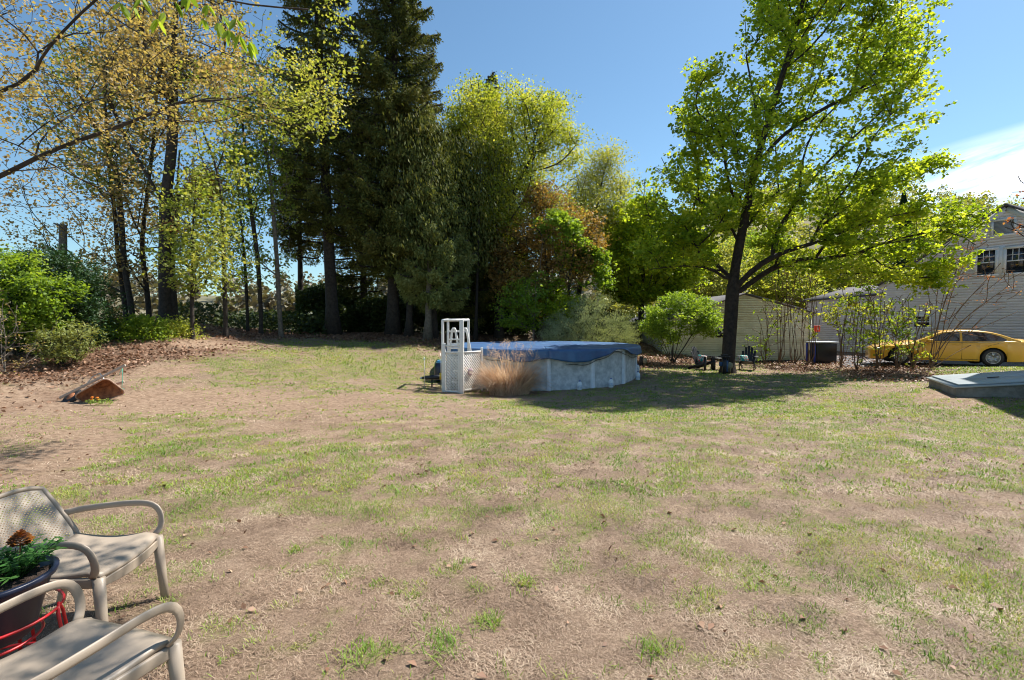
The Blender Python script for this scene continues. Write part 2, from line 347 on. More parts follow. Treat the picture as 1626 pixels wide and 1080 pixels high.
# ------------------------------------------------------------------ blades, straw and litter
def blades(x, y, L0, w, lean, name, m, bend=.4, z0=0):
    n = len(x); z = gz(x, y) + z0; az = rng.uniform(0, 2 * math.pi, n); ln = L0 * rng.uniform(.5, 1.3, n)
    le = np.clip(lean + rng.normal(0, .25, n), 0, 1.5)
    d = np.stack([np.cos(az) * np.sin(le), np.sin(az) * np.sin(le), np.cos(le)], 1)
    sd_ = np.stack([-np.sin(az), np.cos(az), np.zeros(n)], 1) * (w * rng.uniform(.6, 1.3, n))[:, None] / 2
    b0 = np.stack([x, y, z - .004], 1); mid = b0 + d * (ln * .55)[:, None]
    tip = mid + (d * (1 - bend) + np.stack([np.cos(az), np.sin(az), -.2 * np.ones(n)], 1) * bend) * (ln * .45)[:, None]
    tip[:, 2] = np.maximum(tip[:, 2], z + .004); mid[:, 2] = np.maximum(mid[:, 2], z + .006)
    V = np.stack([b0 - sd_, b0 + sd_, mid + sd_ * .8, mid - sd_ * .8, tip], 1).reshape(-1, 3)
    k = np.arange(n)[:, None] * 5
    mb = MB(); mb.add(V, k + np.array([[0, 1, 2, 3]])); mb.Fs.append(k + np.array([[3, 2, 4]]))
    o = mb.build(name, m); return o
def sample_ground(n, y0, y1, p=1.0):
    y = y0 + (y1 - y0) * rng.random(n) ** p; x = (rng.uniform(-1.12, 1.12, n)) * (y + .6); return x, y
M['grass'] = leafmat('grass_blades', [(.07, .16, .02), (.13, .25, .03), (.21, .33, .05), (.32, .38, .085), (.46, .40, .17)], .35, big=1.3)
M['straw'] = leafmat('straw_blades', [(.09, .058, .04), (.26, .175, .12), (.43, .315, .22), (.68, .55, .41)], .12, big=2, tint=(1.2, 1.15, 1.1, 1))
gsets = []
def in_pool(x, y): return (x - 1.13) ** 2 + (y - 18.8) ** 2 < 3.45 ** 2
for (n, y0, y1, L_, w_) in ((150000, 1.9, 4.6, .042, .0042), (170000, 4.6, 9, .05, .008), (210000, 9, 17, .055, .015), (150000, 17, 26, .07, .024)):
    x, y = sample_ground(n, y0, y1); c = cover(x, y); g = green_at(x, y, c)
    keep = (rng.random(n) < g ** 1.25 * .8) & ~in_pool(x, y); gsets.append((x[keep], y[keep], L_, w_))
tufts = []
for (tx, ty, r_, n_) in ((775, 1000, .06, 260), (570, 1055, .09, 300), (700, 1035, .09, 320), (1200, 945, .07, 120), (1335, 842, .05, 110), (1040, 1045, .07, 200), (835, 935, .06, 160), (465, 880, .05, 110), (1120, 960, .1, 160), (880, 830, .14, 260), (100, 790, .12, 200), (400, 750, .1, 120), (1610, 780, .12, 260), (1560, 930, .12, 240)):
    Yt = 1.6 * F0 / (ty - HZ); tufts.append(((tx - CX) / F0 * Yt, Yt, r_, n_))
for _ in range(420):
    Yt = 1.9 + 7.5 * rng.random() ** 1.2; xt = rng.uniform(-1.1, 1.1) * (Yt + .5); gv = float(cover(np.array([xt]), np.array([Yt]))[0, 0])
    if rng.random() < .25 + gv: tufts.append((xt, Yt, rng.uniform(.03, .08), int(rng.uniform(14, 46))))
def build_multi(name, sets, m, lean, label, bend=.4):
    mbs = MB()
    for (x, y, L_, w_) in sets:
        n = len(x)
        if n == 0: continue
        o = blades(x, y, L_, w_, lean, 'tmp', m, bend)
        me = o.data; V = np.empty(len(me.vertices) * 3, np.float32); me.vertices.foreach_get('co', V); V = V.reshape(-1, 3)
        k = np.arange(n)[:, None] * 5; base = mbs.n
        mbs.add(V, k + np.array([[0, 1, 2, 3]])); mbs.Fs.append(k + np.array([[3, 2, 4]]) + base)
        bpy.data.objects.remove(o); bpy.data.meshes.remove(me)
    return tag(mbs.build(name, m), label, name.replace('_', ' '), kind='stuff')
for (tx, ty, r_, n_) in tufts:
    n_ = int(n_ * .7); gsets.append((tx + rng.normal(0, r_ * .65, n_), ty + rng.normal(0, r_ * .7, n_), .045 + r_ * .25, .0045))
build_multi('grass', gsets, M['grass'], .75, 'patchy green grass blades growing over the lawn')
ssets = []
for (n, y0, y1, L_, w_) in ((270000, 1.9, 4.6, .042, .0030), (230000, 4.6, 9, .05, .0058), (90000, 8.5, 16, .075, .013), (70000, 16, 26, .09, .022)):
    x, y = sample_ground(n, y0, y1); c = cover(x, y); keep = (rng.random(n) < 1 - c[:, 1] * .92) & ~in_pool(x, y)
    ssets.append((x[keep], y[keep], L_, w_))
build_multi('dead_grass', ssets, M['straw'], 1.45, 'dry tan thatch lying between the green blades', .1)
def leaf_quads(C, size, aspect=1.0, upb=.5, fold=.18, rs=.35, fixdir=None):
    """one small folded kite per centre"""
    n = len(C); nr = rng.normal(0, 1, (n, 3)); nr[:, 2] = np.abs(nr[:, 2]) + upb; nr /= np.linalg.norm(nr, axis=1)[:, None]
    a = rng.normal(0, 1, (n, 3)) if fixdir is None else fixdir + rng.normal(0, .25, (n, 3))
    if fixdir is None: a -= nr * (a * nr).sum(1)[:, None]
    else: nr = np.cross(a, rng.normal(0, 1, (n, 3))); nr /= np.linalg.norm(nr, axis=1)[:, None] + 1e-9
    a /= np.linalg.norm(a, axis=1)[:, None] + 1e-9; b_ = np.cross(nr, a); s = (size * rng.uniform(1 - rs, 1 + rs, n))[:, None]
    V = np.stack([C - a * s * .5, C + b_ * s * .5 * aspect + nr * s * fold, C + a * s * .5, C - b_ * s * .5 * aspect + nr * s * fold], 1)
    return V.reshape(-1, 3), np.arange(n)[:, None] * 4 + np.arange(4)[None]
M['litter'] = leafmat('leaf_litter', [(.07, .035, .02), (.18, .09, .05), (.33, .19, .12), (.45, .30, .20)], .1, big=2.5, tint=(1.2, 1.1, 1, 1))
mb = MB()
x = rng.uniform(-22, 22, 330000); y = rng.uniform(8, 27, 330000); c = cover(x, y)
k = (rng.random(len(x)) < np.clip(c[:, 2] * 1.3 - .2, 0, 1) * .5) & ~in_pool(x, y); x = x[k]; y = y[k]
mb.add(*leaf_quads(np.stack([x, y, gz(x, y) + rng.random(len(x)) ** 2 * .09 + .012], 1), .085, .7, .9))
x, y = sample_ground(650, 2.0, 14); mb.add(*leaf_quads(np.stack([x, y, gz(x, y) + .012], 1), .045, .6, 1.2))
tag(mb.build('leaf_litter', M['litter']), 'brown dead leaves lying along the wood edge and under the shrubs', 'leaf litter', kind='stuff')

# ------------------------------------------------------------------ buildings
def siding(mb, O, U, Nn, poly, course=.11, lap=.014):
    """overlapping clapboards over a convex outline given in (along wall, height)"""
    O = np.array(O, float); U = np.array(U, float); Nn = np.array(Nn, float); poly = np.array(poly, float)
    def ext(z):
        xs = []
        for i in range(len(poly)):
            a, b = poly[i], poly[(i + 1) % len(poly)]
            if (a[1] - z) * (b[1] - z) <= 0 and a[1] != b[1]: xs.append(a[0] + (b[0] - a[0]) * (z - a[1]) / (b[1] - a[1]))
        return (min(xs), max(xs)) if len(xs) > 1 else None
    z = poly[:, 1].min(); zm = poly[:, 1].max()
    while z < zm - .01:
        z1 = min(z + course, zm - .002); a = ext(z + 1e-4); b = ext(z1 - 1e-4)
        if a and b:
            def q(u_, zz, o): return O + U * u_ + np.array([0, 0, zz]) + Nn * o
            mb.add([q(a[0], z, lap), q(a[1], z, lap), q(b[1], z1, .002), q(b[0], z1, .002), q(a[0], z, 0), q(a[1], z, 0)], [[0, 1, 2, 3], [4, 5, 1, 0]])
        z += course
def wallmat(name, col, dirt):
    m = mat(name, col, .6, noise=.12, nscale=2); t = m.node_tree; b = t.nodes['Principled BSDF']
    tc = nd(t, 'ShaderNodeTexCoord'); mp = nd(t, 'ShaderNodeMapping'); mp.inputs['Scale'].default_value = (1, 1, 3.5); n = nd(t, 'ShaderNodeTexNoise')
    n.inputs['Scale'].default_value = .75; n.inputs['Detail'].default_value = 7; t.links.new(tc.outputs['Object'], mp.inputs[0]); t.links.new(mp.outputs[0], n.inputs['Vector'])
    r = nd(t, 'ShaderNodeValToRGB'); r.color_ramp.elements[0].position = .48; r.color_ramp.elements[1].position = .72
    old = b.inputs['Base Color'].links[0].from_socket; mx = nd(t, 'ShaderNodeMix', data_type='RGBA'); t.links.new(n.outputs['Fac'], r.inputs[0])
    t.links.new(r.outputs[0], mx.inputs[0]); t.links.new(old, mx.inputs[6]); mx.inputs[7].default_value = (*dirt, 1); t.links.new(mx.outputs[2], b.inputs['Base Color'])
    return m
M['siding_green'] = wallmat('siding_green', (.76, .80, .68), (.50, .52, .38))
M['siding_grey'] = wallmat('siding_grey', (.74, .77, .90), (.62, .65, .76))
M['trim'] = mat('trim_white', (.8, .8, .82), .5, noise=.1)
M['shingle'] = mat('shingles', (.13, .12, .13), .9, noise=.5, nscale=6, bump=.5, bscale=12)
M['concrete'] = mat('concrete', (.42, .40, .37), .9, noise=.35, nscale=5, bump=.5, bscale=40)
M['dark'] = mat('dark_void', (.02, .02, .022), .8)

# pale garage behind the maple
gY = 25.0; gl, gr, gp = (P(1052, 512, gY)[0], P(1287, 512, gY)[0], P(1181, 512, gY)[0]); gb = -.34
r_ = thing('garage', 'pale green clapboard garage with a low gable behind the maple trunk', 'garage', (gp, gY, gb))
zpk = float(P(1181, 468, gY)[2]); zr = float(P(1287, 497, gY)[2]); zl = float(P(1052, 512, gY)[2])
m_ = MB(); siding(m_, (0, gY, 0), (1, 0, 0), (0, -1, 0), [(gl, gb), (gr, gb), (gr, zr), (gp, zpk), (gl, zl)], .115)
siding(m_, (gr, gY, 0), (0, 1, 0), (1, 0, 0), [(.02, gb), (8, gb), (8, zr), (.02, zr)], .115); siding(m_, (gl, gY, 0), (0, 1, 0), (-1, 0, 0), [(.02, gb), (8, gb), (8, zl), (.02, zl)], .115)
m_.build('wall', M['siding_green'], r_, world=True)
m_ = MB(); m_.box(((gl + gr) / 2, gY + .04, gb - .02), (gr - gl + .04, .12, .16)); m_.build('foundation', M['dark'], r_, world=True)
m_ = MB()
for (xa, za, xb, zb) in ((gl - .22, zl - .07, gp, zpk + .0), (gp, zpk + .0, gr + .22, zr - .07)):
    m_.prism([(xa, za + .02), (xb, zb + .02), (xb, zb + .1), (xa, za + .1)], gY - .14, gY + 8.2)
m_.build('roof', M['shingle'], r_, world=True)
m_ = MB(); m_.box((gr - .03, gY - .03, (gb + zr) / 2), (.1, .05, zr - gb - .04)); m_.build('corner_board', M['siding_green'], r_, world=True)
wq = P([1138, 1151], [534, 524], gY); wf = MB(); wf.box(((wq[0][0] + wq[1][0]) / 2, gY - .03, (wq[0][2] + wq[1][2]) / 2), (wq[1][0] - wq[0][0] + .12, .05, wq[1][2] - wq[0][2] + .12)); w_ = wf.build('window', M['dark'], r_, world=True)
wf = MB(); wf.box(((wq[0][0] + wq[1][0]) / 2, gY - .062, (wq[0][2] + wq[1][2]) / 2), (wq[1][0] - wq[0][0], .01, wq[1][2] - wq[0][2])); wf.build('pane', M['glass'], w_).location = [-c for c in r_.location]
m_ = MB(); m_.box(((wq[0][0] + wq[1][0]) / 2 + .1, gY - .075, float(P(1145, 527, gY)[2])), (.2, .008, .09)); m_.build('vent_flap', M['trim'], r_, world=True)

# grey house behind the drive (gable wall runs obliquely away to the left)
hO = np.array([22.4, 23.0, 0.]); hU = np.array([-.433, .9016, 0]); hN = np.array([-.9016, -.433, 0]); hb = -.35
def wallpt(px, py):
    a = (px - CX) / F0; u_ = (22.4 - 23 * a) / (.433 + .9016 * a); Yw = 23 + .9016 * u_; return u_, float(P(px, py, Yw)[2])
zk = wallpt(1592, 331)[1]; hw = 4.9; ze = zk - .63 * hw
r_ = thing('house', 'large grey-white clapboard house with louvred gable behind the yellow car', 'house', (22.4, 23, hb))
m_ = MB(); siding(m_, hO, hU, hN, [(-hw, hb), (hw, hb), (hw, ze), (0, zk), (-hw, ze)], .125)
siding(m_, hO + hU * hw, -hN, hU, [(.02, hb), (9, hb), (9, ze), (.02, ze)], .125); siding(m_, hO - hU * hw, -hN, -hU, [(.02, hb), (9, hb), (9, ze), (.02, ze)], .125)
m_.build('wall', M['siding_grey'], r_, world=True)
def hbox(mb, u0, u1, z0, z1, o, th): mb.box(hO + hU * (u0 + u1) / 2 + hN * (o) + np.array([0, 0, (z0 + z1) / 2]), (abs(u1 - u0), th, z1 - z0), tilt=(hU, hN, (0, 0, 1)))
m_ = MB(); rf = MB()
for s_ in (-1, 1):
    a = hO + hU * s_ * (hw + .35) + np.array([0, 0, ze - .35 * .63]); b = hO + np.array([0, 0, zk]); 
    m_.bar(a + hN * .03 + (0, 0, -.02), b + hN * .03 + (0, 0, -.02), .07, .22)
    q = [a + hN * .2, b + hN * .2, b - hN * 9.3, a - hN * 9.3]; q = [np.array(k_) + (0, 0, .13) for k_ in q]; rf.add(q + [k_ + np.array([0, 0, .09]) for k_ in q], [[0, 1, 2, 3], [7, 6, 5, 4], [0, 4, 5, 1], [1, 5, 6, 2], [2, 6, 7, 3], [3, 7, 4, 0]])
m_.build('rake_board', M['trim'], r_, world=True); rf.build('roof', M['shingle'], r_, world=True)
def window(u0, u1, z0, z1, par, rows=2, cols=3):
    f = MB()
    for (a, b, c, d) in ((u0 - .12, u0, z0, z1), (u1, u1 + .12, z0, z1), (u0 - .12, u1 + .12, z1, z1 + .12), (u0 - .16, u1 + .16, z0 - .09, z0)): hbox(f, a, b, c, d, .035, .06)
    w_ = f.build('window', M['trim'], par, world=True)
    g_ = MB(); hbox(g_, u0, u1, z0, z1, .016, .012); o1 = g_.build('pane', M['glass'], w_); o1.location = [-c for c in par.location]
    g_ = MB(); zm = (z0 + z1) / 2; hbox(g_, u0, u1, zm - .025, zm + .025, .034, .03)
    for i in range(1, cols): uu = u0 + (u1 - u0) * i / cols; hbox(g_, uu - .012, uu + .012, zm + .025, z1, .03, .018)
    hbox(g_, u0, u1, (zm + z1) / 2 - .012, (zm + z1) / 2 + .012, .041, .008)
    o2 = g_.build('sash', M['trim'], w_); o2.location = [-c for c in par.location]
for (pa, pb, ya, yb) in ((1595, 1624, 434, 393), (1549, 1577, 437, 397)):
    ua, za = wallpt(pa, ya); ub, zb = wallpt(pb, yb); window(ub, ua, za, zb, r_)
ua, za = wallpt(1452, 519); ub, zb = wallpt(1476, 503); window(ub, ua, za, zb, r_, cols=2)
ua, za = wallpt(1579, 438); ub, zb = wallpt(1592, 390); m_ = MB(); hbox(m_, ub, ua, za, zb, .03, .03); m_.build('trim_panel', M['trim'], r_, world=True)
ua, za = wallpt(1573, 374); ub, zb = wallpt(1605, 348); m_ = MB()
for (a, b, c, d) in ((ub - .09, ub, za, zb), (ua, ua + .09, za, zb), (ub - .09, ua + .09, zb, zb + .09), (ub - .09, ua + .09, za - .09, za)): hbox(m_, a, b, c, d, .04, .07)
lv = m_.build('louvre', M['trim'], r_, world=True); m_ = MB(); M['louvre'] = mat('louvre_grey', (.30, .32, .36), .5)
hbox(m_, ub, ua, za, zb, .005, .01)
for i in range(11): zz = za + (zb - za) * (i + .5) / 11; hbox(m_, ub, ua, zz - .022, zz + .022, .03, .03)
m_.build('slat', M['louvre'], lv).location = [-c for c in r_.location]
m_ = MB(); c_ = P(1544, 343, 26.5); m_.box(c_ - (0, 0, 1.1), (.75, .75, 2.1), .45); ch = m_.build('chimney', mat('dark_brick', (.10, .06, .05), .9, noise=.5, nscale=8, bump=.6), r_, world=True)  # dark brown brick mottled by noise
m_ = MB(); m_.box(c_ + (0, 0, .0), (1.0, .95, .2), .45); m_.box(c_ + (0, 0, .17), (.34, .34, .2), .45); m_.build('chimney_cap', M['dark'], ch).location = [-c for c in r_.location]
# low wing at the far end
m_ = MB(); wO = hO - hN * .8; siding(m_, wO, hU, hN, [(hw + .03, hb), (hw + 5, hb), (hw + 5, 2.9), (hw + .03, 3.1)], .125); siding(m_, wO + hU * (hw + 5), -hN, hU, [(0, hb), (5, hb), (5, 2.9), (0, 2.9)], .125); m_.build('wing_wall', M['siding_grey'], r_, world=True)
m_ = MB(); a = wO + hU * (hw + .05) + np.array([0, 0, 3.12]); b = wO + hU * (hw + 5.3) + np.array([0, 0, 2.9]); q = [a + hN * .3, b + hN * .3, b - hN * 5 + (0, 0, 1), a - hN * 5 + (0, 0, 1)]
m_.add(q + [np.array(k_) + (0, 0, .1) for k_ in q], [[0, 1, 2, 3], [7, 6, 5, 4], [0, 4, 5, 1], [1, 5, 6, 2], [2, 6, 7, 3], [3, 7, 4, 0]]); m_.build('wing_roof', M['shingle'], r_, world=True)
# neighbour's gabled building between garage and house
nY = 37.0; q = P([1292, 1370, 1452], [492, 458, 492], nY); nb_ = -.3
r_ = thing('neighbour_building', 'distant grey gabled building with a pale roof edge right of the garage roof', 'building', (q[1][0], nY, nb_))
m_ = MB(); siding(m_, (0, nY, 0), (1, 0, 0), (0, -1, 0), [(q[0][0], nb_), (q[2][0], nb_), (q[2][0], q[2][2]), (q[1][0], q[1][2]), (q[0][0], q[0][2])], .14); m_.build('wall', M['siding_grey'], r_, world=True)
m_ = MB(); m_.bar(q[0] + (-.5, -.3, -.2), q[1] + (0, -.3, 0), .08, .16); m_.bar(q[1] + (0, -.3, 0), q[2] + (.5, -.3, -.2), .08, .16); m_.build('rake_board', M['trim'], r_, world=True)
m_ = MB()
for (a, b) in ((q[0] + (-.5, 0, -.12), q[1] + (0, 0, .08)), (q[1] + (0, 0, .08), q[2] + (.5, 0, -.12))): m_.prism([(a[0], a[2]), (b[0], b[2]), (b[0], b[2] + .1), (a[0], a[2] + .1)], nY - .35, nY + 8)
m_.build('roof', M['shingle'], r_, world=True)
# the near house just outside the right edge, whose shadow falls on the cellar door
w3 = np.array([.4512, .8924, 0]); n3 = np.array([.8924, -.4512, 0]); C3 = np.array([15.07, 14.6, 0]); L3 = 13.5; H3 = 7.9
r_ = thing('house', 'near grey clapboard house just outside the right edge that shades the cellar door', 'house', tuple(C3))
m_ = MB(); siding(m_, C3, -w3, -n3, [(0, -.2), (L3, -.2), (L3, H3), (0, H3)], .13); siding(m_, C3, n3, w3, [(.02, -.2), (8, -.2), (8, H3), (4, H3 + 2.4), (.02, H3)], .13); siding(m_, C3 - w3 * L3, n3, -w3, [(.02, -.2), (8, -.2), (8, H3), (4, H3 + 2.4), (.02, H3)], .13); m_.build('wall', M['siding_grey'], r_, world=True)
m_ = MB(); m_.box(C3 - w3 * L3 / 2 + n3 * 4.02 + np.array([0, 0, H3 / 2]), (L3 - .1, 7.8, H3 - .1), tilt=(w3, n3, (0, 0, 1))); m_.build('core', M['dark'], r_, world=True)
m_ = MB()
for (a, b) in ((-.03, 4), (8.03, 4)):
    q = [C3 + w3 * .05 + n3 * a + (0, 0, H3), C3 + w3 * .05 + n3 * b + (0, 0, H3 + 2.42), C3 - w3 * (L3 + .3) + n3 * b + (0, 0, H3 + 2.42), C3 - w3 * (L3 + .3) + n3 * a + (0, 0, H3)]
    m_.add(q + [k_ + np.array([0, 0, .1]) for k_ in q], [[0, 1, 2, 3], [7, 6, 5, 4], [0, 4, 5, 1], [1, 5, 6, 2], [2, 6, 7, 3], [3, 7, 4, 0]])
m_.build('roof', M['shingle'], r_, world=True)
for t_ in (3, 7, 11):
    for zz in (1.9, 5.0):
        m_ = MB(); m_.box(C3 - w3 * t_ - n3 * .04 + np.array([0, 0, zz]), (1.1, .06, 1.5), tilt=(w3, n3, (0, 0, 1))); w_ = m_.build('window', M['trim'], r_, world=True)
        m_ = MB(); m_.box(C3 - w3 * t_ - n3 * .075 + np.array([0, 0, zz]), (.9, .01, 1.3), tilt=(w3, n3, (0, 0, 1))); m_.build('pane', M['glass'], w_).location = [-c for c in r_.location]
# cellar bulkhead
u3 = n3; A3 = np.array([9.6, 10.85, 0.]); r_ = thing('cellar_bulkhead', 'low grey steel cellar doors on a concrete curb at the right edge, half in shadow', 'bulkhead', tuple(A3)); Wd = 2.05; Ld = 3.15
def bq(t_, s_, z): return A3 + u3 * t_ + w3 * s_ + np.array([0, 0, z])
def slab(mb, t0, t1, s0, s1, za0, za1, th):
    q = [bq(t0, s0, za0), bq(t1, s0, za1), bq(t1, s1, za1), bq(t0, s1, za0)]; mb.add([k_ - (0, 0, th) for k_ in q] + q, [[3, 2, 1, 0], [4, 5, 6, 7], [0, 1, 5, 4], [1, 2, 6, 5], [2, 3, 7, 6], [3, 0, 4, 7]]); return mb
M['bulk'] = mat('bulkhead_paint', (.36, .40, .42), .45, noise=.12, nscale=2)
slab(MB(), 0, Ld, 0, Wd, .17, .17 + .12 * Ld, .36 + .12 * Ld * .3).build('curb', mat('old_concrete', (.27, .25, .22), .95, col2=(.13, .12, .10), nscale=4, ndetail=9, bump=1, bscale=18), r_, world=True, bevel=.01)
slab(MB(), -.04, Ld, -.04, Wd + .04, .215, .215 + .12 * Ld, .04).build('frame', M['bulk'], r_, world=True)
for (a, b) in ((.03, Wd / 2 - .012), (Wd / 2 + .012, Wd - .03)): slab(MB(), .05, Ld, a, b, .262, .262 + .12 * Ld, .03).build('door', M['bulk'], r_, world=True, bevel=.006)
m_ = MB(); m_.bar(bq(.75, .82, .365), bq(.95, .82, .39), .02, .02); m_.build('handle', M['black'], r_, world=True)
# driveway
t_ = np.linspace(0, 1, 40)[:, None]; near = np.array([14.2, 21.4]) * (1 - t_) + np.array([26, 16.2]) * t_; far_ = np.array([17.3, 27.6]) * (1 - t_) + np.array([30, 19.4]) * t_
s_ = np.linspace(0, 1, 30)[None, :, None]; g_ = near[:, None] * (1 - s_) + far_[:, None] * s_; gzv = gz(g_[..., 0], g_[..., 1]) + .035
m_ = MB(); m_.grid(np.concatenate([g_, gzv[..., None]], -1)); o_ = m_.build('driveway', mat('asphalt', (.13, .13, .14), .9, noise=.3, nscale=4, bump=.4, bscale=80), smooth=True); o_['kind'] = 'structure'

# ------------------------------------------------------------------ trees
def inpoly(x, y, poly):
    c = np.zeros(len(x), bool); n = len(poly)
    for i in range(n):
        x1, y1 = poly[i]; x2, y2 = poly[(i + 1) % n]
        if y1 == y2: continue
        k = ((y1 > y) != (y2 > y)) & (x < (x2 - x1) * (y - y1) / (y2 - y1) + x1); c ^= k
    return c
def edgedist(x, y, poly):
    d = np.full(len(x), 1e9); n = len(poly); Q = np.stack([x, y], 1)
    for i in range(n):
        a = np.array(poly[i], float); b = np.array(poly[(i + 1) % n], float); ab = b - a
        tt = np.clip(((Q - a) @ ab) / (ab @ ab), 0, 1); d = np.minimum(d, np.linalg.norm(Q - a - tt[:, None] * ab, axis=1))
    return d
def crown_pts(poly, Y0, T, n, gap=.0, f=.5, seed=0):
    """points filling a crown of half depth T whose outline at distance Y0 is poly (photograph px)"""
    p = np.array(poly, float); out = []; tot = 0
    while tot < n:
        x = rng.uniform(p[:, 0].min(), p[:, 0].max(), n * 3); y = rng.uniform(p[:, 1].min(), p[:, 1].max(), n * 3)
        k = inpoly(x, y, poly); x, y = x[k], y[k]; d = edgedist(x, y, poly) / F0 * Y0
        th = T * np.clip(np.sqrt(d / T) + .15, 0, 1); yy_ = Y0 + rng.uniform(-1, 1, len(x)) * th
        q = P(x, y, Y0); q = q.copy(); q[:, 1] = yy_
        if gap > 0: q = q[noise3(q, f, seed) > .5 - .28 + gap * .28]
        out.append(q); tot += len(q)
    return np.concatenate(out)[:n]
def resample(pl, step):
    pl = np.array(pl, float); d = np.r_[0, np.cumsum(np.linalg.norm(np.diff(pl, axis=0), axis=1))]; n = max(2, int(d[-1] / step) + 1)
    s_ = np.linspace(0, d[-1], n); q = np.stack([np.interp(s_, d, pl[:, i]) for i in range(3)], 1)
    if n > 4:
        for _ in range(2): q[1:-1] = (q[:-2] + 2 * q[1:-1] + q[2:]) / 4
    return q
def grow(polys, pts, bf=.35, up=.8, step=.45):
    """skeleton: the given limbs first, then every crown point joined to it by the cheapest path"""
    Pn = []; par = []; pl_ = []
    for j, pl in enumerate(polys):
        q = resample(pl, step)
        for i, p in enumerate(q):
            if i == 0:
                if j == 0: Pn.append(p); par.append(-1); pl_.append(0); last = 0; continue
                A = np.array(Pn); last = int(np.argmin(np.linalg.norm(A - p, axis=1))); continue
            Pn.append(p); par.append(last); pl_.append(pl_[last] + np.linalg.norm(p - Pn[last])); last = len(Pn) - 1
    nt_ = len(Pn); A = np.array(Pn); PL = np.array(pl_); X = np.array(pts); m = len(X)
    if m == 0: return A, np.array(par), nt_
    def cost(nodes, pls):
        D = X[:, None] - nodes[None]; d = np.linalg.norm(D, axis=2)
        return d * (1 + up * np.clip(-D[..., 2] / (d + 1e-6) + .15, 0, 1)) + bf * pls[None]
    best = np.full(m, 1e9); bp_ = np.zeros(m, int)
    for s0 in range(0, nt_, 64):
        C = cost(A[s0:s0 + 64], PL[s0:s0 + 64]); j = C.argmin(1); v = C[np.arange(m), j]; k = v < best; best[k] = v[k]; bp_[k] = j[k] + s0
    used = np.zeros(m, bool); NP = list(A); NPL = list(PL); par = list(par)
    for it in range(m):
        i = int(np.where(used, 1e9, best).argmin()); used[i] = True; pr = bp_[i]
        NP.append(X[i]); par.append(pr); NPL.append(NPL[pr] + np.linalg.norm(X[i] - NP[pr])); idx = len(NP) - 1
        D = X - X[i]; d = np.sqrt((D * D).sum(1)); c = d * (1 + up * np.clip(-D[:, 2] / (d + 1e-6) + .15, 0, 1)) + bf * NPL[idx]
        k = (c < best) & ~used; best[k] = c[k]; bp_[k] = idx
    return np.array(NP), np.array(par), nt_
def wood(Pn, par, nt_, R, tw=.006, pw=.5, sides=6, trunk_r=None, smooth_it=3, mb=None):
    n = len(Pn); cnt = np.zeros(n); nch = np.zeros(n, int)
    np.add.at(nch, par[par >= 0], 1); cnt[nch == 0] = 1
    order = sorted(range(n), key=lambda i: -depth[i]) if False else None
    dep = np.zeros(n, int)
    for i in range(n):
        if par[i] >= 0: dep[i] = dep[par[i]] + 1
    for i in np.argsort(-dep, kind='stable'):
        if par[i] >= 0: cnt[par[i]] += cnt[i]
    main = np.full(n, -1)
    for i in np.argsort(cnt, kind='stable'):
        if par[i] >= 0: main[par[i]] = i
    Q = Pn.copy()
    for _ in range(smooth_it):
        k = (par >= 0) & (main >= 0); k[:nt_] = False; i = np.where(k)[0]; Q2 = Q.copy(); Q2[i] = .5 * Q[i] + .25 * (Q[par[i]] + Q[main[i]]); Q = Q2
    r = np.maximum(R * (cnt / cnt.max()) ** pw, tw)
    if trunk_r is not None: r[:nt_] = np.maximum(r[:nt_], trunk_r(Q[:nt_]))
    dirn = np.zeros((n, 3)); k = par >= 0; e = np.zeros((n, 3)); e[k] = Q[k] - Q[par[k]]
    e /= np.linalg.norm(e, axis=1)[:, None] + 1e-9; dirn = e.copy(); km = main >= 0; dirn[km] += e[main[km]]
    dirn /= np.linalg.norm(dirn, axis=1)[:, None] + 1e-9
    if mb is None: mb = MB()
    a = np.arange(sides) * 2 * math.pi / sides
    def rings(p, d, rr):
        ref = np.where(np.abs(d[:, 2:3]) < .9, np.array([[0, 0, 1.]]), np.array([[1., 0, 0]])) if False else np.tile(np.array([[.31, .87, .38]]), (len(d), 1))
        u_ = np.cross(d, ref); u_ /= np.linalg.norm(u_, axis=1)[:, None] + 1e-9; w_ = np.cross(d, u_)
        return p[:, None] + rr[:, None, None] * (np.cos(a)[None, :, None] * u_[:, None] + np.sin(a)[None, :, None] * w_[:, None])
    idx = np.where(par >= 0)[0]; pr = par[idx]; ismain = main[pr] == idx
    d0 = np.where(ismain[:, None], dirn[pr], e[idx]); r0 = np.where(ismain, r[pr], np.minimum(r[pr], r[idx] * 1.25))
    A_ = rings(Q[pr], d0, r0); B_ = rings(Q[idx], dirn[idx], r[idx])
    V = np.concatenate([A_, B_], 1).reshape(-1, 3); j = np.arange(sides); j2 = (j + 1) % sides
    f = np.stack([j, j2, j2 + sides, j + sides], 1)
    mb.add(V, (np.arange(len(idx))[:, None, None] * 2 * sides + f[None]).reshape(-1, 4))
    return mb, Q, r, par, cnt
def leafpos(Q, par, cnt, nt_, n, spread, flat=.5, thin=12, lo=.0, sub=5):
    """leaf centres clustered in sprays round the thin twigs"""
    k = np.where((par >= 0) & (cnt <= thin))[0]; k = k[k >= nt_] if (k >= nt_).any() else k
    m = max(1, n // sub); i = k[rng.integers(0, len(k), m)]; tt = rng.random(m)[:, None]
    c = Q[par[i]] * (1 - tt) + Q[i] * tt + rng.normal(0, 1, (m, 3)) * spread * np.array([1, 1, flat])
    c = np.repeat(c, sub, 0) + rng.normal(0, 1, (m * sub, 3)) * spread * .38 * np.array([1, 1, .6])
    return c
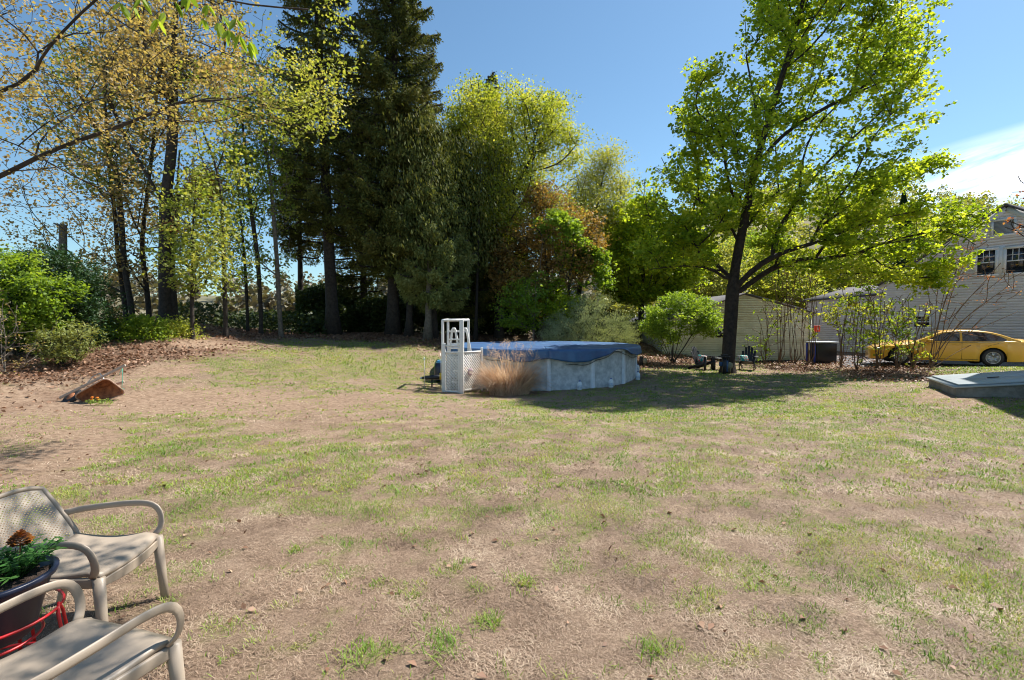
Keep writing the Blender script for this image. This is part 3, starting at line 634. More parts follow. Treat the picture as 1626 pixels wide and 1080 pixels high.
def tree(name, label, cat, Y, base, trunks, crowns, n_att, n_leaf, lsize, lmat, R, bark='bark', spread=.28, gap=.4, f=.5, group=None,
         T=2.5, flare=1.5, seed=1, up=.8, bf=.35, tw=.006, aspect=1., flat=.5, leafdir=None, pw=.5, extra=None, sub=5, thin=12, step=.45):
    b = G(base, Y, -.05); root = thing(name, label, cat, b, 0, group)
    polys = []
    for j, tr in enumerate(trunks):
        dy = tr[0] if isinstance(tr[0], (int, float)) else 0; pts = tr[1:] if isinstance(tr[0], (int, float)) else tr
        q = P([p[0] for p in pts], [p[1] for p in pts], Y)
        if dy: q = q.copy(); s_ = np.linspace(0, 1, len(q)); q = np.array([P(pts[i][0], pts[i][1], Y + dy * s_[i]) for i in range(len(pts))])
        if j == 0: q = np.vstack([b, q]) 
        polys.append(q)
    att = []
    if crowns:
        ar = [];
        for c in crowns: pp = np.array(c[0] if isinstance(c[0][0], (tuple, list)) else c, float); ar.append(abs(np.sum(pp[:, 0] * np.roll(pp[:, 1], 1) - pp[:, 1] * np.roll(pp[:, 0], 1))))
        for c, a_ in zip(crowns, ar):
            pl, dY = (c[0], c[1]) if isinstance(c[0][0], (tuple, list)) else (c, 0)
            att.append(crown_pts(pl, Y + dY, T, max(8, int(n_att * a_ / sum(ar))), gap, f, seed))
        att = np.concatenate(att)
    else: att = np.zeros((0, 3))
    if extra is not None: att = np.vstack([att, extra])
    Pn, par, nt_ = grow(polys, att, bf, up, step)
    z0 = b[2]; top = Pn[:nt_, 2].max() + .01
    def tr_(q):
        h = (q[:, 2] - z0) / (top - z0); return R * (np.clip(1 - h, 0, 1) ** 1.3 * .78 + .16) * (1 + (flare - 1) * np.exp(-np.clip(q[:, 2] - z0, 0, 9) / .35))
    rad = np.zeros(0)
    npoly0 = len(resample(polys[0], step))
    def trr(q):
        o = np.zeros(len(q)); o[:npoly0] = tr_(q[:npoly0])[:npoly0]; return o
    m_, Q, r, par, cnt = wood(Pn, par, nt_, R, tw, pw, 7 if R > .1 else 5, trr)
    m_.build('trunk', M[bark], root, smooth=True, world=True)
    if n_leaf:
        c = leafpos(Q, par, cnt, nt_, n_leaf, spread, flat, thin, sub=sub)
        fd = None if leafdir is None else np.tile(np.array(leafdir, float), (len(c), 1))
        MB().add(*leaf_quads(c, lsize, aspect, .45, .15, .4, fd)).build('crown', lmat, root, world=True)
    return root

def LM(key, cols, tr=.42, **k): M[key] = leafmat('leaves_' + key, cols, tr, **k); return M[key]
LM('maple', [(.085, .155, .015), (.19, .28, .022), (.35, .43, .04), (.54, .57, .09)], .58)
LM('oakgreen', [(.10, .15, .02), (.22, .28, .04), (.38, .41, .08), (.50, .49, .12)], .5)
LM('pale', [(.16, .19, .05), (.29, .32, .08), (.44, .44, .14)], .5)
LM('orange', [(.10, .09, .03), (.20, .14, .045), (.34, .20, .07), (.24, .24, .06)], .4)
LM('bright', [(.10, .175, .025), (.20, .31, .04), (.35, .45, .07)], .52)
LM('silver', [(.22, .27, .14), (.33, .39, .22), (.45, .50, .31)], .3)
LM('gold', [(.18, .13, .06), (.34, .25, .12), (.46, .37, .19), (.28, .30, .10)], .4)
LM('goldgreen', [(.12, .18, .035), (.22, .28, .055), (.33, .35, .09), (.42, .40, .15)], .45)
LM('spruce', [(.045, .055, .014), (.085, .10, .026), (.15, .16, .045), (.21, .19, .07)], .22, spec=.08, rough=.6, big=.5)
LM('spruce_painted_sun', [(.12, .15, .045), (.22, .25, .08), (.34, .36, .15)], .25, spec=.1, rough=.6, big=.7)  # paler spruce greens: sunlight is put into the leaf colour
LM('shade', [(.02, .035, .012), (.045, .07, .02), (.09, .12, .035)], .25)  # near-black greens: the shade of the wood is put into the colour
LM('hemlock', [(.015, .04, .016), (.03, .075, .028), (.06, .12, .035)], .2)
LM('redbud', [(.30, .08, .05), (.45, .17, .08), (.5, .28, .1)], .35)

# maple in the lawn
mpoly = [(1015, 345), (998, 318), (1022, 300), (1018, 262), (1042, 246), (1036, 214), (1050, 180), (1085, 176), (1088, 138), (1112, 112), (1105, 76), (1150, 80), (1166, 42), (1205, 20), (1225, -60), (1300, -170), (1380, -170), (1400, -60), (1405, 12), (1472, 34), (1462, 62), (1428, 92), (1462, 112), (1425, 150), (1490, 176), (1486, 202), (1436, 232), (1492, 256), (1478, 280), (1420, 300), (1380, 330), (1330, 372), (1280, 395), (1210, 400), (1195, 330), (1172, 345), (1140, 380), (1090, 395), (1050, 380)]
mlobe = [(1290, 372), (1380, 328), (1450, 318), (1500, 332), (1532, 318), (1546, 352), (1512, 385), (1515, 420), (1468, 468), (1420, 440), (1360, 452), (1290, 442), (1240, 425)]
mlow = [(1000, 372), (1060, 372), (1120, 392), (1140, 425), (1080, 436), (1010, 432)]
tree('maple_tree', 'tall leafy green maple standing alone in the lawn beside the black garden chairs', 'tree', 19.5, 1157,
     [[(1157, 560), (1160, 520), (1163, 465), (1168, 420), (1176, 380), (1186, 330), (1199, 265), (1222, 185), (1258, 70), (1290, -60)],
      [1.0, (1163, 472), (1190, 450), (1215, 432), (1250, 414), (1320, 410), (1410, 392)], [-1.4, (1164, 462), (1196, 425), (1240, 400), (1300, 385), (1380, 350), (1460, 335)],
      [-.8, (1161, 452), (1140, 428), (1095, 420), (1030, 428)], [.9, (1162, 445), (1125, 405), (1080, 375), (1040, 350)],
      [1.6, (1178, 372), (1215, 320), (1262, 285), (1340, 250)], [-1.5, (1186, 332), (1158, 310), (1150, 240), (1128, 160)], [-1, (1199, 265), (1240, 215), (1310, 170), (1400, 130)],
      [1.2, (1176, 380), (1140, 340), (1085, 300), (1040, 265)], [1.2, (1205, 245), (1200, 170), (1185, 90)]],
     [mpoly, (mlobe, -.6), (mlow, 0)], 1400, 80000, .115, M['maple'], .25, 'bark_maple', spread=.25, gap=.72, f=.5, T=3.2, tw=.007, sub=9, thin=7)

# broadleaf trees behind the pool
oakp = [(706, 300), (712, 180), (745, 128), (775, 140), (800, 128), (835, 118), (868, 128), (905, 150), (908, 200), (925, 255), (930, 330), (900, 390), (830, 420), (760, 400), (715, 380)]
tree('oak_tree', 'large yellow-green broadleaf tree rising behind the pool with a dark leaning trunk', 'tree', 28, 792,
     [[(792, 500), (796, 396), (810, 322), (828, 276), (854, 240), (880, 180)], [1, (810, 322), (780, 270), (750, 180)], [-1, (828, 276), (890, 262), (915, 230)], [0, (812, 316), (835, 330), (890, 320)]],
     [oakp], 900, 74000, .095, M['oakgreen'], .26, spread=.36, gap=.3, f=.4, T=3, seed=4)
tree('birch_tree', 'pale thin-leaved tree at the right end of the tree line behind the pool', 'tree', 31, 915,
     [[(915, 500), (925, 420), (945, 340), (962, 260)], [0, (925, 420), (960, 370), (985, 300)]],
     [[(880, 400), (895, 290), (925, 262), (955, 236), (975, 240), (985, 275), (999, 310), (992, 370), (965, 440), (915, 450)]], 560, 40000, .09, M['pale'], .16, spread=.5, gap=.5, f=.5, T=2.2, seed=5)
tree('copper_leaved_tree', 'copper and orange leaved tree behind the middle of the pool', 'tree', 25.5, 872,
     [[(872, 480), (868, 420), (860, 340), (856, 300)], [0, (868, 430), (905, 390), (940, 370)], [0, (868, 430), (835, 390), (805, 370)]],
     [[(790, 380), (835, 310), (860, 285), (905, 300), (950, 350), (958, 400), (935, 460), (890, 500), (820, 500), (770, 450)]], 380, 21000, .10, M['orange'], .13, spread=.26, gap=.5, f=.55, T=2, seed=6)
tree('lime_leaved_tree', 'bright lime-green leafy tree in front of the copper one', 'tree', 24.6, 900,
     [[(902, 480), (905, 430), (915, 380)], [0, (903, 450), (880, 400), (865, 360)]],
     [[(850, 350), (880, 335), (905, 350), (945, 395), (975, 425), (965, 455), (930, 440), (890, 410)]], 200, 9000, .12, M['bright'], .07, spread=.2, gap=.6, f=.8, T=1.2, seed=7)
tree('sapling_tree', 'left one of two thin green saplings just behind the pool cover', 'tree', 24, 846,
     [[(848, 500), (856, 440), (862, 380)]], [[(785, 490), (810, 450), (850, 430), (872, 450), (868, 490), (840, 520), (800, 522)]], 160, 5200, .10, M['bright'], .07, 'bark_light', spread=.22, gap=.4, T=1.3, seed=8, group='saplings behind the pool')
tree('sapling_tree', 'right one of two thin green saplings just behind the pool cover', 'tree', 24.3, 859,
     [[(862, 510), (870, 470), (878, 430)]], [[(862, 500), (868, 450), (890, 440), (915, 470), (905, 500), (880, 515)]], 120, 4200, .10, M['maple'], .06, 'bark_light', spread=.22, gap=.4, T=1.2, seed=9, group='saplings behind the pool')
tree('maple_tree', 'rounded green tree between the pool and the pale garage', 'tree', 29, 1018,
     [[(1018, 500), (1020, 450), (1030, 380)], [0, (1019, 470), (980, 430), (965, 400)], [0, (1019, 470), (1060, 430), (1085, 400)]],
     [[(950, 410), (985, 350), (1000, 312), (1030, 318), (1070, 345), (1110, 370), (1130, 410), (1100, 455), (1050, 478), (985, 480), (955, 455)]], 500, 38000, .14, M['maple'], .17, spread=.3, gap=.35, f=.5, T=2.6, seed=10)
tree('silvery_shrub', 'wide feathery silver-green shrub right behind the pool', 'shrub', 24, 945,
     [[(945, 530), (950, 500)]] + [[0, (945, 540), (945 + dx * .5, 510), (945 + dx, 480)] for dx in (-70, -40, -10, 25, 55)],
     [[(858, 545), (862, 515), (888, 490), (915, 470), (955, 462), (990, 475), (1012, 500), (1010, 545)]], 520, 46000, .055, M['silver'], .05, spread=.15, gap=.5, T=1.9, seed=11, up=.2, leafdir=(.2, 0, 1), aspect=.3, sub=8)
tree('forsythia_shrub', 'bright green many-stemmed shrub fanning out left of the maple trunk', 'shrub', 22.6, 1068,
     [[(1068, 560), (1070, 530)]] + [[(-1) ** i * .8, (1068, 578), (1068 + dx * .45, 548), (1068 + dx, 500)] for i, dx in enumerate((-42, -30, -18, -6, 6, 18, 32, 48, 60))],
     [[(1018, 520), (1030, 488), (1048, 482), (1062, 466), (1092, 460), (1105, 474), (1122, 474), (1142, 508), (1126, 540), (1095, 530), (1068, 540), (1045, 535), (1030, 540)]], 380, 19000, .085, M['bright'], .045, 'bark', spread=.15, gap=.6, T=1.5, seed=12, up=.6, aspect=.6)

for (base, Y, tr, pl, key, lab, sd_) in (
    (1120, 36, [(1120, 460), (1118, 420)], [(1060, 470), (1070, 410), (1110, 375), (1160, 385), (1180, 430), (1170, 490), (1100, 500)], 'pale', 'pale yellow-green tree behind the left half of the garage', 61),
    (1235, 38, [(1235, 450), (1238, 410)], [(1170, 480), (1180, 420), (1220, 380), (1270, 385), (1300, 430), (1290, 490)], 'oakgreen', 'yellow-green tree behind the middle of the garage roof', 62),
    (1330, 42, [(1330, 440), (1332, 410)], [(1270, 480), (1280, 420), (1320, 385), (1370, 390), (1400, 430), (1390, 480)], 'pale', 'yellow-green tree behind the right end of the garage roof', 63),
    (1195, 50, [(1195, 440), (1190, 400)], [(1120, 450), (1140, 390), (1190, 365), (1240, 375), (1260, 440)], 'bright', 'lime-green tree farthest behind the garage', 64)):
    tree('spring_tree', lab, 'tree', Y, base, [tr], [pl], 260, 17000, .14, M[key], .15, spread=.4, gap=.25, T=2.6, seed=sd_, group='trees behind the garage')
# trees on the left bank: several trunks one can tell apart
sky_l = dict(gap=.62, f=.35, T=3)
tree('slender_tree', 'leftmost tall slim trunk in the grove, under gold leaves', 'tree', 21, 201, [[(200, 493), (186, 400), (184, 349), (172, 261), (165, 120), (150, -60)]],
     [[(50, 430), (60, 200), (120, 40), (200, -40), (230, 120), (235, 300), (230, 430), (150, 450)]], 360, 7500, .10, M['gold'], .10, spread=.3, **sky_l, seed=13, group='grove trees on the left bank')
tree('slender_tree', 'slim trunk in the left grove that leans left just beside the leftmost one', 'tree', 20.5, 212, [[(210, 493), (198, 430), (193, 356), (186, 270), (140, 180), (100, 90)]],
     [[(70, 200), (110, 60), (180, 60), (230, 180), (240, 300), (150, 320)]], 300, 6500, .10, M['goldgreen'], .11, spread=.3, **sky_l, seed=14, group='grove trees on the left bank')
tree('slender_tree', 'slim trunk between the leaning one and the stout double trunk of the grove', 'tree', 21.5, 237, [[(237, 490), (228, 420), (224, 384), (235, 303), (246, 201), (255, 60)]],
     [[(170, 450), (180, 250), (200, 100), (260, 0), (310, 100), (300, 250), (290, 440), (230, 470)]], 340, 7500, .10, M['gold'], .105, spread=.3, **sky_l, seed=15, group='grove trees on the left bank')
tree('stout_tree', 'stoutest dark trunk of the left grove with a limb forking right', 'tree', 20, 264,
     [[(262, 500), (261, 440), (262, 377), (263, 320), (274, 233), (276, 120), (280, -40)], [.8, (266, 330), (280, 290), (298, 264), (330, 236), (351, 224)], [-.6, (264, 330), (235, 280), (200, 220)]],
     [[(180, 260), (210, 80), (270, -60), (360, -20), (400, 120), (370, 240), (300, 330), (230, 340)]], 520, 11000, .10, M['gold'], .21, spread=.3, **sky_l, seed=16, flare=1.9)
tree('slender_tree', 'dark trunk pressed against the right side of the stoutest grove tree', 'tree', 20.2, 277, [[(276, 500), (272, 450), (270, 405), (280, 330), (285, 240)]],
     [[(250, 330), (260, 220), (310, 190), (330, 280), (300, 370)]], 110, 4200, .09, M['redbud'], .17, spread=.25, **sky_l, seed=17, group='grove trees on the left bank')
for (px, Y, pts, poly, key, R, lab, sd_) in (
    (305, 17.5, [(305, 500), (305, 405), (307, 340), (312, 280)], [(270, 440), (270, 330), (310, 260), (350, 330), (345, 440), (310, 470)], 'goldgreen', .065, 'thin sapling right of the stout grove tree with yellow-green leaves', 18),
    (358, 19, [(358, 500), (355, 391), (351, 296), (337, 243), (312, 187), (300, 100)], [(300, 420), (300, 260), (290, 120), (350, 100), (390, 260), (390, 430), (350, 470)], 'goldgreen', .08, 'slim tree whose top bends left, midway between grove and spruces', 19),
    (393, 23, [(393, 500), (388, 400), (380, 330), (372, 230)], [(345, 440), (340, 320), (360, 220), (410, 220), (420, 330), (410, 440)], 'bright', .07, 'thin tree with fresh green leaves behind the bend-topped tree', 20),
    (414, 22, [(414, 490), (409, 405), (399, 338), (390, 250), (380, 140)], [(350, 330), (350, 200), (380, 100), (440, 130), (450, 260), (430, 350)], 'bright', .09, 'straight thin tree with bright green tufts left of the spruces', 21),
    (446, 22, [(444, 500), (439, 405), (430, 285), (422, 243), (410, 120)], [(400, 440), (390, 300), (380, 150), (430, 60), (470, 150), (470, 330), (450, 440)], 'goldgreen', .10, 'pale straight trunk nearest the left side of the spruces', 22)):
    tree('slender_tree', lab, 'tree', Y, px, [pts], [poly], 260, 4200, .10, M[key], R, 'bark' if px != 446 else 'bark_light', spread=.26, gap=.6, f=.5, T=1.8, seed=sd_, group='slim trees left of the spruces')

# spruces
def spruce(label, px, Y, H, rmax, clear, nb, nq0, key, lean=0, droop=.42, seed=1, R=.3, prof=.75, group='spruces in the tree line'):
    nq = int(nq0 * 1.55); b = G(px, Y, -.05); root = thing('spruce_tree', label, 'tree', b, 0, group)
    tb = MB(); hs = np.linspace(0, H, 18); tx = b[0] + lean * hs / H
    tb.tube(np.stack([tx, np.full(18, Y), b[2] + hs], 1), R * (1 - hs / H * .93) * (1 + .5 * np.exp(-hs / .4)), 10)
    h = clear + (H - clear) * (1 - (1 - np.linspace(0, 1, nb)) ** 1.0) * .985; h = h + rng.normal(0, .12, nb); az = np.arange(nb) * 2.399 + rng.normal(0, .3, nb)
    rel = np.clip((h - clear * .5) / (H - clear * .5), 0, 1); Lb = rmax * np.clip(1 - rel, 0, 1) ** prof * rng.uniform(.72, 1.12, nb) + .15
    low = np.clip((h - clear) / 2.0, 0, 1); Lb *= .55 + .45 * low
    s_ = np.linspace(0, 1, 6); d = np.stack([np.cos(az), np.sin(az)], 1)
    pz = h[:, None] + Lb[:, None] * (.18 * s_ - droop * s_ ** 1.6 + .22 * s_ ** 4 * 1.2)
    Bp = np.stack([b[0] + lean * h[:, None] / H + d[:, :1] * Lb[:, None] * s_, Y + d[:, 1:] * Lb[:, None] * s_, b[2] + pz], -1)
    nn = nb * 6; par = np.arange(nn) - 1; par[::6] = -1; rr = (.012 + .012 * Lb[:, None]) * (1 - s_ * .85)
    mb_, *_ = wood(Bp.reshape(-1, 3), par, 0, .05, .01, .5, 4, None, 0, tb)
    tb.build('trunk', M['bark'], root, smooth=True, world=True)
    w = Lb ** 1.4; bi = rng.choice(nb, nq, p=w / w.sum()); tt = .12 + .88 * rng.random(nq) ** .75; i0 = np.minimum((tt * 5).astype(int), 4); fr = (tt * 5 - i0)[:, None]
    c = Bp[bi, i0] * (1 - fr) + Bp[bi, i0 + 1] * fr; dd = d[bi]; per = np.stack([-dd[:, 1], dd[:, 0]], 1)
    wd = .12 + .20 * Lb[bi] * (1 - tt) ** .7; off = rng.uniform(-1, 1, nq) * wd
    sub = 6; hang = rng.random(nq) * (.18 + .22 * Lb[bi] / rmax * (1 - tt * .4)) * 1.5
    c[:, :2] += per * off[:, None]; c[:, 2] -= hang * .9 + np.abs(off) * .3
    c = np.repeat(c, 2, 0) + rng.normal(0, .06, (nq * 2, 3))
    fd = np.concatenate([np.repeat(dd, 2, 0) * .45 + rng.normal(0, .6, (nq * 2, 2)), -np.ones((nq * 2, 1)) * rng.uniform(.2, 1.1, (nq * 2, 1))], 1)
    MB().add(*leaf_quads(c, .135, .36, .2, .05, .45, fd)).build('crown', M[key], root, world=True)
    return root
spruce('tall dark spruce with bare lower trunk, left one of the spruce pair', 529, 24.5, 25, 2.9, 5.2, 190, 24000, 'spruce', lean=-.9, R=.30)
spruce('biggest dark spruce, second from the left, towering over the garden', 624, 25, 26, 3.45, 3.2, 330, 60000, 'spruce', lean=.3, R=.30)
spruce('lower spruce right of the biggest one with pale hanging sprays, sunlight put into their colour', 690, 24.2, 11.2, 2.6, 1.9, 170, 34000, 'spruce_painted_sun', R=.17, lean=-.3)
spruce('dark spruce standing behind the paler one, crown right of the biggest spruce', 722, 27.5, 11.5, 3.0, 1.3, 190, 34000, 'spruce', R=.2)
spruce('spruce whose dark tip pokes out of the yellow-green oak', 782, 31, 16.0, 2.6, 1.0, 190, 28000, 'spruce', R=.2)
spruce('darkest spruce filling the gap between the two tallest spruces', 578, 29, 16, 2.6, 2.5, 120, 14000, 'spruce', R=.22)
spruce('spruce behind the slim trunks, left of all other spruces', 478, 29, 15, 2.2, 4.5, 110, 11000, 'spruce', R=.18)
for (px, Y, lab) in ((649, 24.4, 'dark bare-stemmed spruce trunk just right of the biggest spruce'), (679, 23.6, 'short trunk, sunlight put into its pale bark, between the pool ladder and the spruces'), (755, 25.5, 'thin grey trunk behind the pool ladder in deep shade')):
    b = G(px, Y, -.05); m_ = MB(); hs = np.linspace(0, 9, 10); m_.tube(np.stack([b[0] + hs * .03, np.full(10, Y), b[2] + hs], 1), .17 * (1 - hs / 14) * (1 + .6 * np.exp(-hs / .3)) * (1 if px < 700 else .55), 9)
    r_ = thing('conifer', lab, 'tree', b); m_.build('trunk', M['bark_light' if px == 679 else 'bark'], r_, smooth=True, world=True)  # paler bark on the middle trunk paints in the sun on it
    c = np.stack([b[0] + rng.normal(0, .8, 5000), Y + rng.normal(0, .8, 5000), b[2] + rng.uniform(3.4, 10, 5000)], 1)
    MB().add(*leaf_quads(c, .2, .34, .2, .05, .45, np.tile([.2, 0, -1.], (5000, 1)))).build('crown', M['spruce'], r_, world=True)

# left evergreens and brambles
def bush(label, px, Y, poly, T, n, size, key, seed, name='evergreen_bush', na=200, stems=5, aspect=.6, spread=.17, gap=.6, f=1.1, group=None, R=.04, cat='bush', bark='bark', up=.5, **kw):
    pc = np.array(poly, float); b0 = (px, float(to_px(G(px, Y))[1])); st = [[(px, b0[1] - 12), (px + 2, b0[1] - 25)]]
    for i in range(stems):
        k = pc[(i * len(pc)) // stems]; st.append([(-1) ** i * T * .5, (px, b0[1]), ((px + k[0]) / 2, (b0[1] * .9 + k[1] * .1 + k[1] * 0)), (px + (k[0] - px) * .8, b0[1] + (k[1] - b0[1]) * .75)])
    return tree(name, label, cat, Y, px, st, [poly], na, n, size, M[key], R, bark, spread=spread, gap=gap, f=f, T=T, seed=seed, aspect=aspect, group=group, up=up, **kw)
bush('dark green hemlock bush at the left bank behind the light green one', 120, 15.2, [(20, 560), (30, 420), (70, 392), (120, 402), (160, 420), (178, 470), (168, 520), (140, 565), (80, 570)], 1.6, 30000, .10, 'hemlock', 31, aspect=.35, spread=.2)
bush('bright yellow-green bush at the left edge of the garden', 20, 14, [(-120, 540), (-100, 420), (-20, 390), (40, 398), (95, 425), (125, 460), (120, 500), (60, 530), (0, 540)], 1.3, 18000, .085, 'bright', 32, name='leafy_bush', aspect=.6, spread=.15, gap=.45)
bush('low hemlock boughs reaching over the soil behind the wheelbarrow', 95, 13.4, [(60, 560), (75, 520), (110, 505), (140, 520), (135, 565), (95, 575)], .7, 2600, .09, 'spruce_painted_sun', 33, aspect=.35, spread=.14)
bush('low leafy green shrub on the bank right of the hemlock', 215, 16.6, [(170, 545), (180, 515), (220, 500), (255, 510), (262, 545), (215, 558)], 1.0, 9000, .07, 'bright', 34, name='low_shrub', gap=.4, R=.02)
bush('low light green shrub at the foot of the stout grove tree', 275, 17.6, [(240, 542), (248, 515), (280, 505), (305, 520), (310, 545), (275, 552)], .9, 6500, .07, 'oakgreen', 35, name='low_shrub', gap=.4, R=.02)
bush('bare tan bramble tangle at the left edge behind the wheelbarrow', 5, 12.4, [(-60, 590), (-50, 500), (0, 470), (40, 520), (60, 560), (50, 600), (0, 605)], .8, 500, .06, 'gold', 36, name='bramble', na=170, gap=.2, bark='bark_light', R=.02, cat='bramble')
# dead snag
b = G(98, 19.5, -.05); m_ = MB(); q = P([98, 99, 100, 100], [520, 450, 400, 357], 19.5); q[0] = b; m_.tube(q, [.16, .14, .13, .125], 9); m_.tube([q[3] - (0, 0, .1), q[3] + (-.35, 0, .06)], [.05, .03], 6)
tag(m_.build('tree_stump', M['bark_light'], smooth=True), 'broken-off dead grey trunk poking above the left hemlock', 'snag')

# understory: brush behind the tree line, its shade put into the leaf colour
def cloud(boxes, key, size, name, label, cat, aspect=.7):
    mb = MB()
    for (px0, px1, y0, y1, Ya, Yb, n) in boxes:
        px = rng.uniform(px0, px1, n); Y = rng.uniform(Ya, Yb, n); x = P(px, HZ, Y)[:, 0]; zb = gz(x, Y)
        hm = (y1 - y0) * (.35 + .65 * fbm(x * .55, Y * .4, 3, int(px0))) ; z = zb + y0 + hm * rng.random(n) ** .8
        k = noise3(np.stack([x, Y, z], 1), .8, int(px1)) > .42; mb.add(*leaf_quads(np.stack([x, Y, z], 1)[k], size, aspect))
    return tag(mb.build(name, M[key]), label, cat, kind='stuff')
cloud([(270, 520, 0, 1.6, 24, 33, 9000), (470, 760, 0, 3.4, 27, 33, 52000), (740, 960, 0, 3.4, 29, 34, 30000), (880, 1060, 0, 2.6, 29, 36, 12000)], 'shade', .16, 'undergrowth', 'brush with shade put into its dark leaf colour, filling the wood behind the trunks', 'undergrowth')

# shrubby saplings in front of the garage and drive
def thicket(label, px, Y, tops, leaves, key, seed, nl=900, size=.095, R=.032, na=60, T=.7, bark='bark_brown'):
    by = float(to_px(G(px, Y))[1]); st = [[(px, by - 10), (px + 1, by - 24)]]
    for i, (tx, ty) in enumerate(tops):
        bx = px + rng.uniform(-9, 9); mx_ = bx + (tx - bx) * .45 + rng.uniform(-6, 6)
        st.append([rng.uniform(-.8, .8), (bx, by + 1), (bx + (mx_ - bx) * .4, by + (ty - by) * .25), (mx_, by + (ty - by) * .6), (tx, ty)])
    return tree('sapling_thicket', label, 'sapling', Y, px, st, [leaves], na, int(nl * .42), size, M[key], R, bark, spread=.16, gap=.6, T=T, seed=seed, flare=1.1, tw=.011, group='sapling clumps along the drive', up=.5, bf=.2)
def fan(px, y, w, n, h=18): return [(px + w * (i / (n - 1) - .5) * 2 + rng.uniform(-8, 8), y + rng.uniform(-h, h)) for i in range(n)]
for (px, Y, y, w, n, key, nl, lab) in (
    (1216, 23.2, 500, 24, 6, 'bright', 700, 'clump of bare brown stems nearest the maple trunk, before the garage wall'),
    (1238, 23.4, 430, 20, 6, 'oakgreen', 500, 'tall vine-hung stems crossing the middle of the garage gable'),
    (1262, 23.0, 420, 22, 7, 'oakgreen', 700, 'tall reddish stems in front of the right half of the garage wall'),
    (1284, 22.6, 440, 18, 6, 'oakgreen', 600, 'stems at the right corner of the garage beside the red sign'),
    (1336, 21.2, 480, 22, 7, 'oakgreen', 1500, 'leafy saplings right of the black bin'),
    (1362, 20.4, 470, 22, 6, 'bright', 1500, 'leafy saplings in the middle between black bin and yellow car'),
    (1392, 20.2, 470, 24, 8, 'oakgreen', 1500, 'leafy saplings just before the yellow bonnet'),
    (1425, 19.8, 480, 20, 5, 'bright', 900, 'saplings in front of the car front wheel'),
    (1452, 19.6, 490, 26, 8, 'oakgreen', 800, 'saplings in front of the car doors')):
    thicket(lab, px, Y, fan(px + 6, y, w, n), [(px - w - 8, y + 60), (px - w, y), (px, y - 25), (px + w + 8, y), (px + w + 10, y + 70), (px, y + 100)], key, px, nl)
thicket('tall leaning bare sapling with red buds rising before the grey house wall', 1478, 19.3, [(1530, 400), (1548, 385), (1512, 420), (1570, 440), (1600, 455), (1500, 395), (1545, 500), (1470, 440), (1560, 540)],
        [(1480, 440), (1500, 390), (1550, 370), (1600, 420), (1626, 450), (1600, 500), (1550, 540), (1490, 520)], 'redbud', 91, 640, .05, .04, 260, 1.0)
tree('budding_tree', 'twig tips with dark red buds at the right edge above the house', 'tree', 16, 1760, [[(1760, 500), (1740, 380), (1710, 300)]], [[(1608, 380), (1612, 320), (1625, 260), (1700, 220), (1780, 260), (1780, 400), (1680, 420)]], 160, 700, .06, M['redbud'], .09, gap=.2, T=1.0, seed=93, spread=.1)

# far hills and woods
def hill(name, x0, x1, yA, yB, f, m):
    xs = np.linspace(x0, x1, 90); ys = np.linspace(yA, yB, 46); X, Y_ = np.meshgrid(xs, ys, indexing='ij'); mb = MB(); mb.grid(np.stack([X, Y_, f(X, Y_)], -1))
    o = mb.build(name, m, smooth=True); o['kind'] = 'structure'; return o
M['hillside'] = mat('hillside', (.20, .17, .10), .95, col2=(.10, .10, .05), nscale=.12, ndetail=9)
def hz_(X, Y_):
    r = np.clip((Y_ - 50) / 80, 0, 1); r = r * r * (3 - 2 * r); right = 1 / (1 + np.exp(-(X / Y_ - .22) * 9)); e = fbm(X * .02 + 5, Y_ * .02, 4, 8)
    return r * (9.0 + 20 * right + (e - .5) * 14 * (.4 + right)) - 1.2
hill('hills', -230, 300, 48, 210, hz_, M['hillside'])
LM('farwood', [(.17, .14, .08), (.24, .26, .07), (.36, .38, .10), (.44, .44, .15)], .3, big=.09)
LM('farbare', [(.10, .085, .06), (.17, .15, .10), (.22, .21, .11)], .15, big=.07)
def woods(n, u0, u1, Ya, Yb, hmax, key, name, label, per=150, size=.75):
    Y = rng.uniform(Ya, Yb, n); x = rng.uniform(u0, u1, n) * Y; z = hz_(x, Y); h = hmax * rng.uniform(.55, 1, n); r = h * rng.uniform(.22, .36, n)
    d = rng.normal(0, 1, (n, per, 3)); d /= np.linalg.norm(d, axis=2)[..., None]; d *= (rng.random((n, per, 1)) ** .45)
    c = np.stack([x, Y, z + h * .6], 1)[:, None] + d * np.stack([r, r, h * .42], 1)[:, None]
    mb = MB(); mb.add(*leaf_quads(c.reshape(-1, 3), size, .8)); return tag(mb.build(name, M[key]), label, 'woods', kind='stuff')
woods(330, .18, 1.25, 52, 130, 9, 'farwood', 'hillside_woods', 'yellow-green spring woods on the hill behind the garage and house', 170, .62)
woods(260, -1.3, .25, 60, 135, 7, 'farbare', 'bare_woods', 'greyish bare woods on the far hill seen between the left trunks', 110, .8)
for (px, Y, H, lab) in ((1612, 60, 12.3, 'dark pine poking up behind the house ridge on the right'), (1430, 66, 16, 'distant dark conifer above the house behind the maple lobe')):
    xx = float(P(px, HZ, Y)[0]); r_ = thing('pine_tree', lab, 'tree', (xx, Y, hz_(xx, Y)), 0); m_ = MB(); m_.tube([(xx, Y, hz_(xx, Y)), (xx, Y, hz_(xx, Y) + H)], [.3, .05], 8); m_.build('trunk', M['bark'], r_, world=True)
    tt = rng.random(3500); a = rng.uniform(0, 6.28, 3500); rr = (1 - tt) * 3.2 * rng.random(3500) ** .5; c = np.stack([xx + rr * np.cos(a), Y + rr * np.sin(a), hz_(xx, Y) + 1.5 + tt * (H - 1.3)], 1)
    MB().add(*leaf_quads(c, .5, .5)).build('crown', M['hemlock'], r_, world=True)

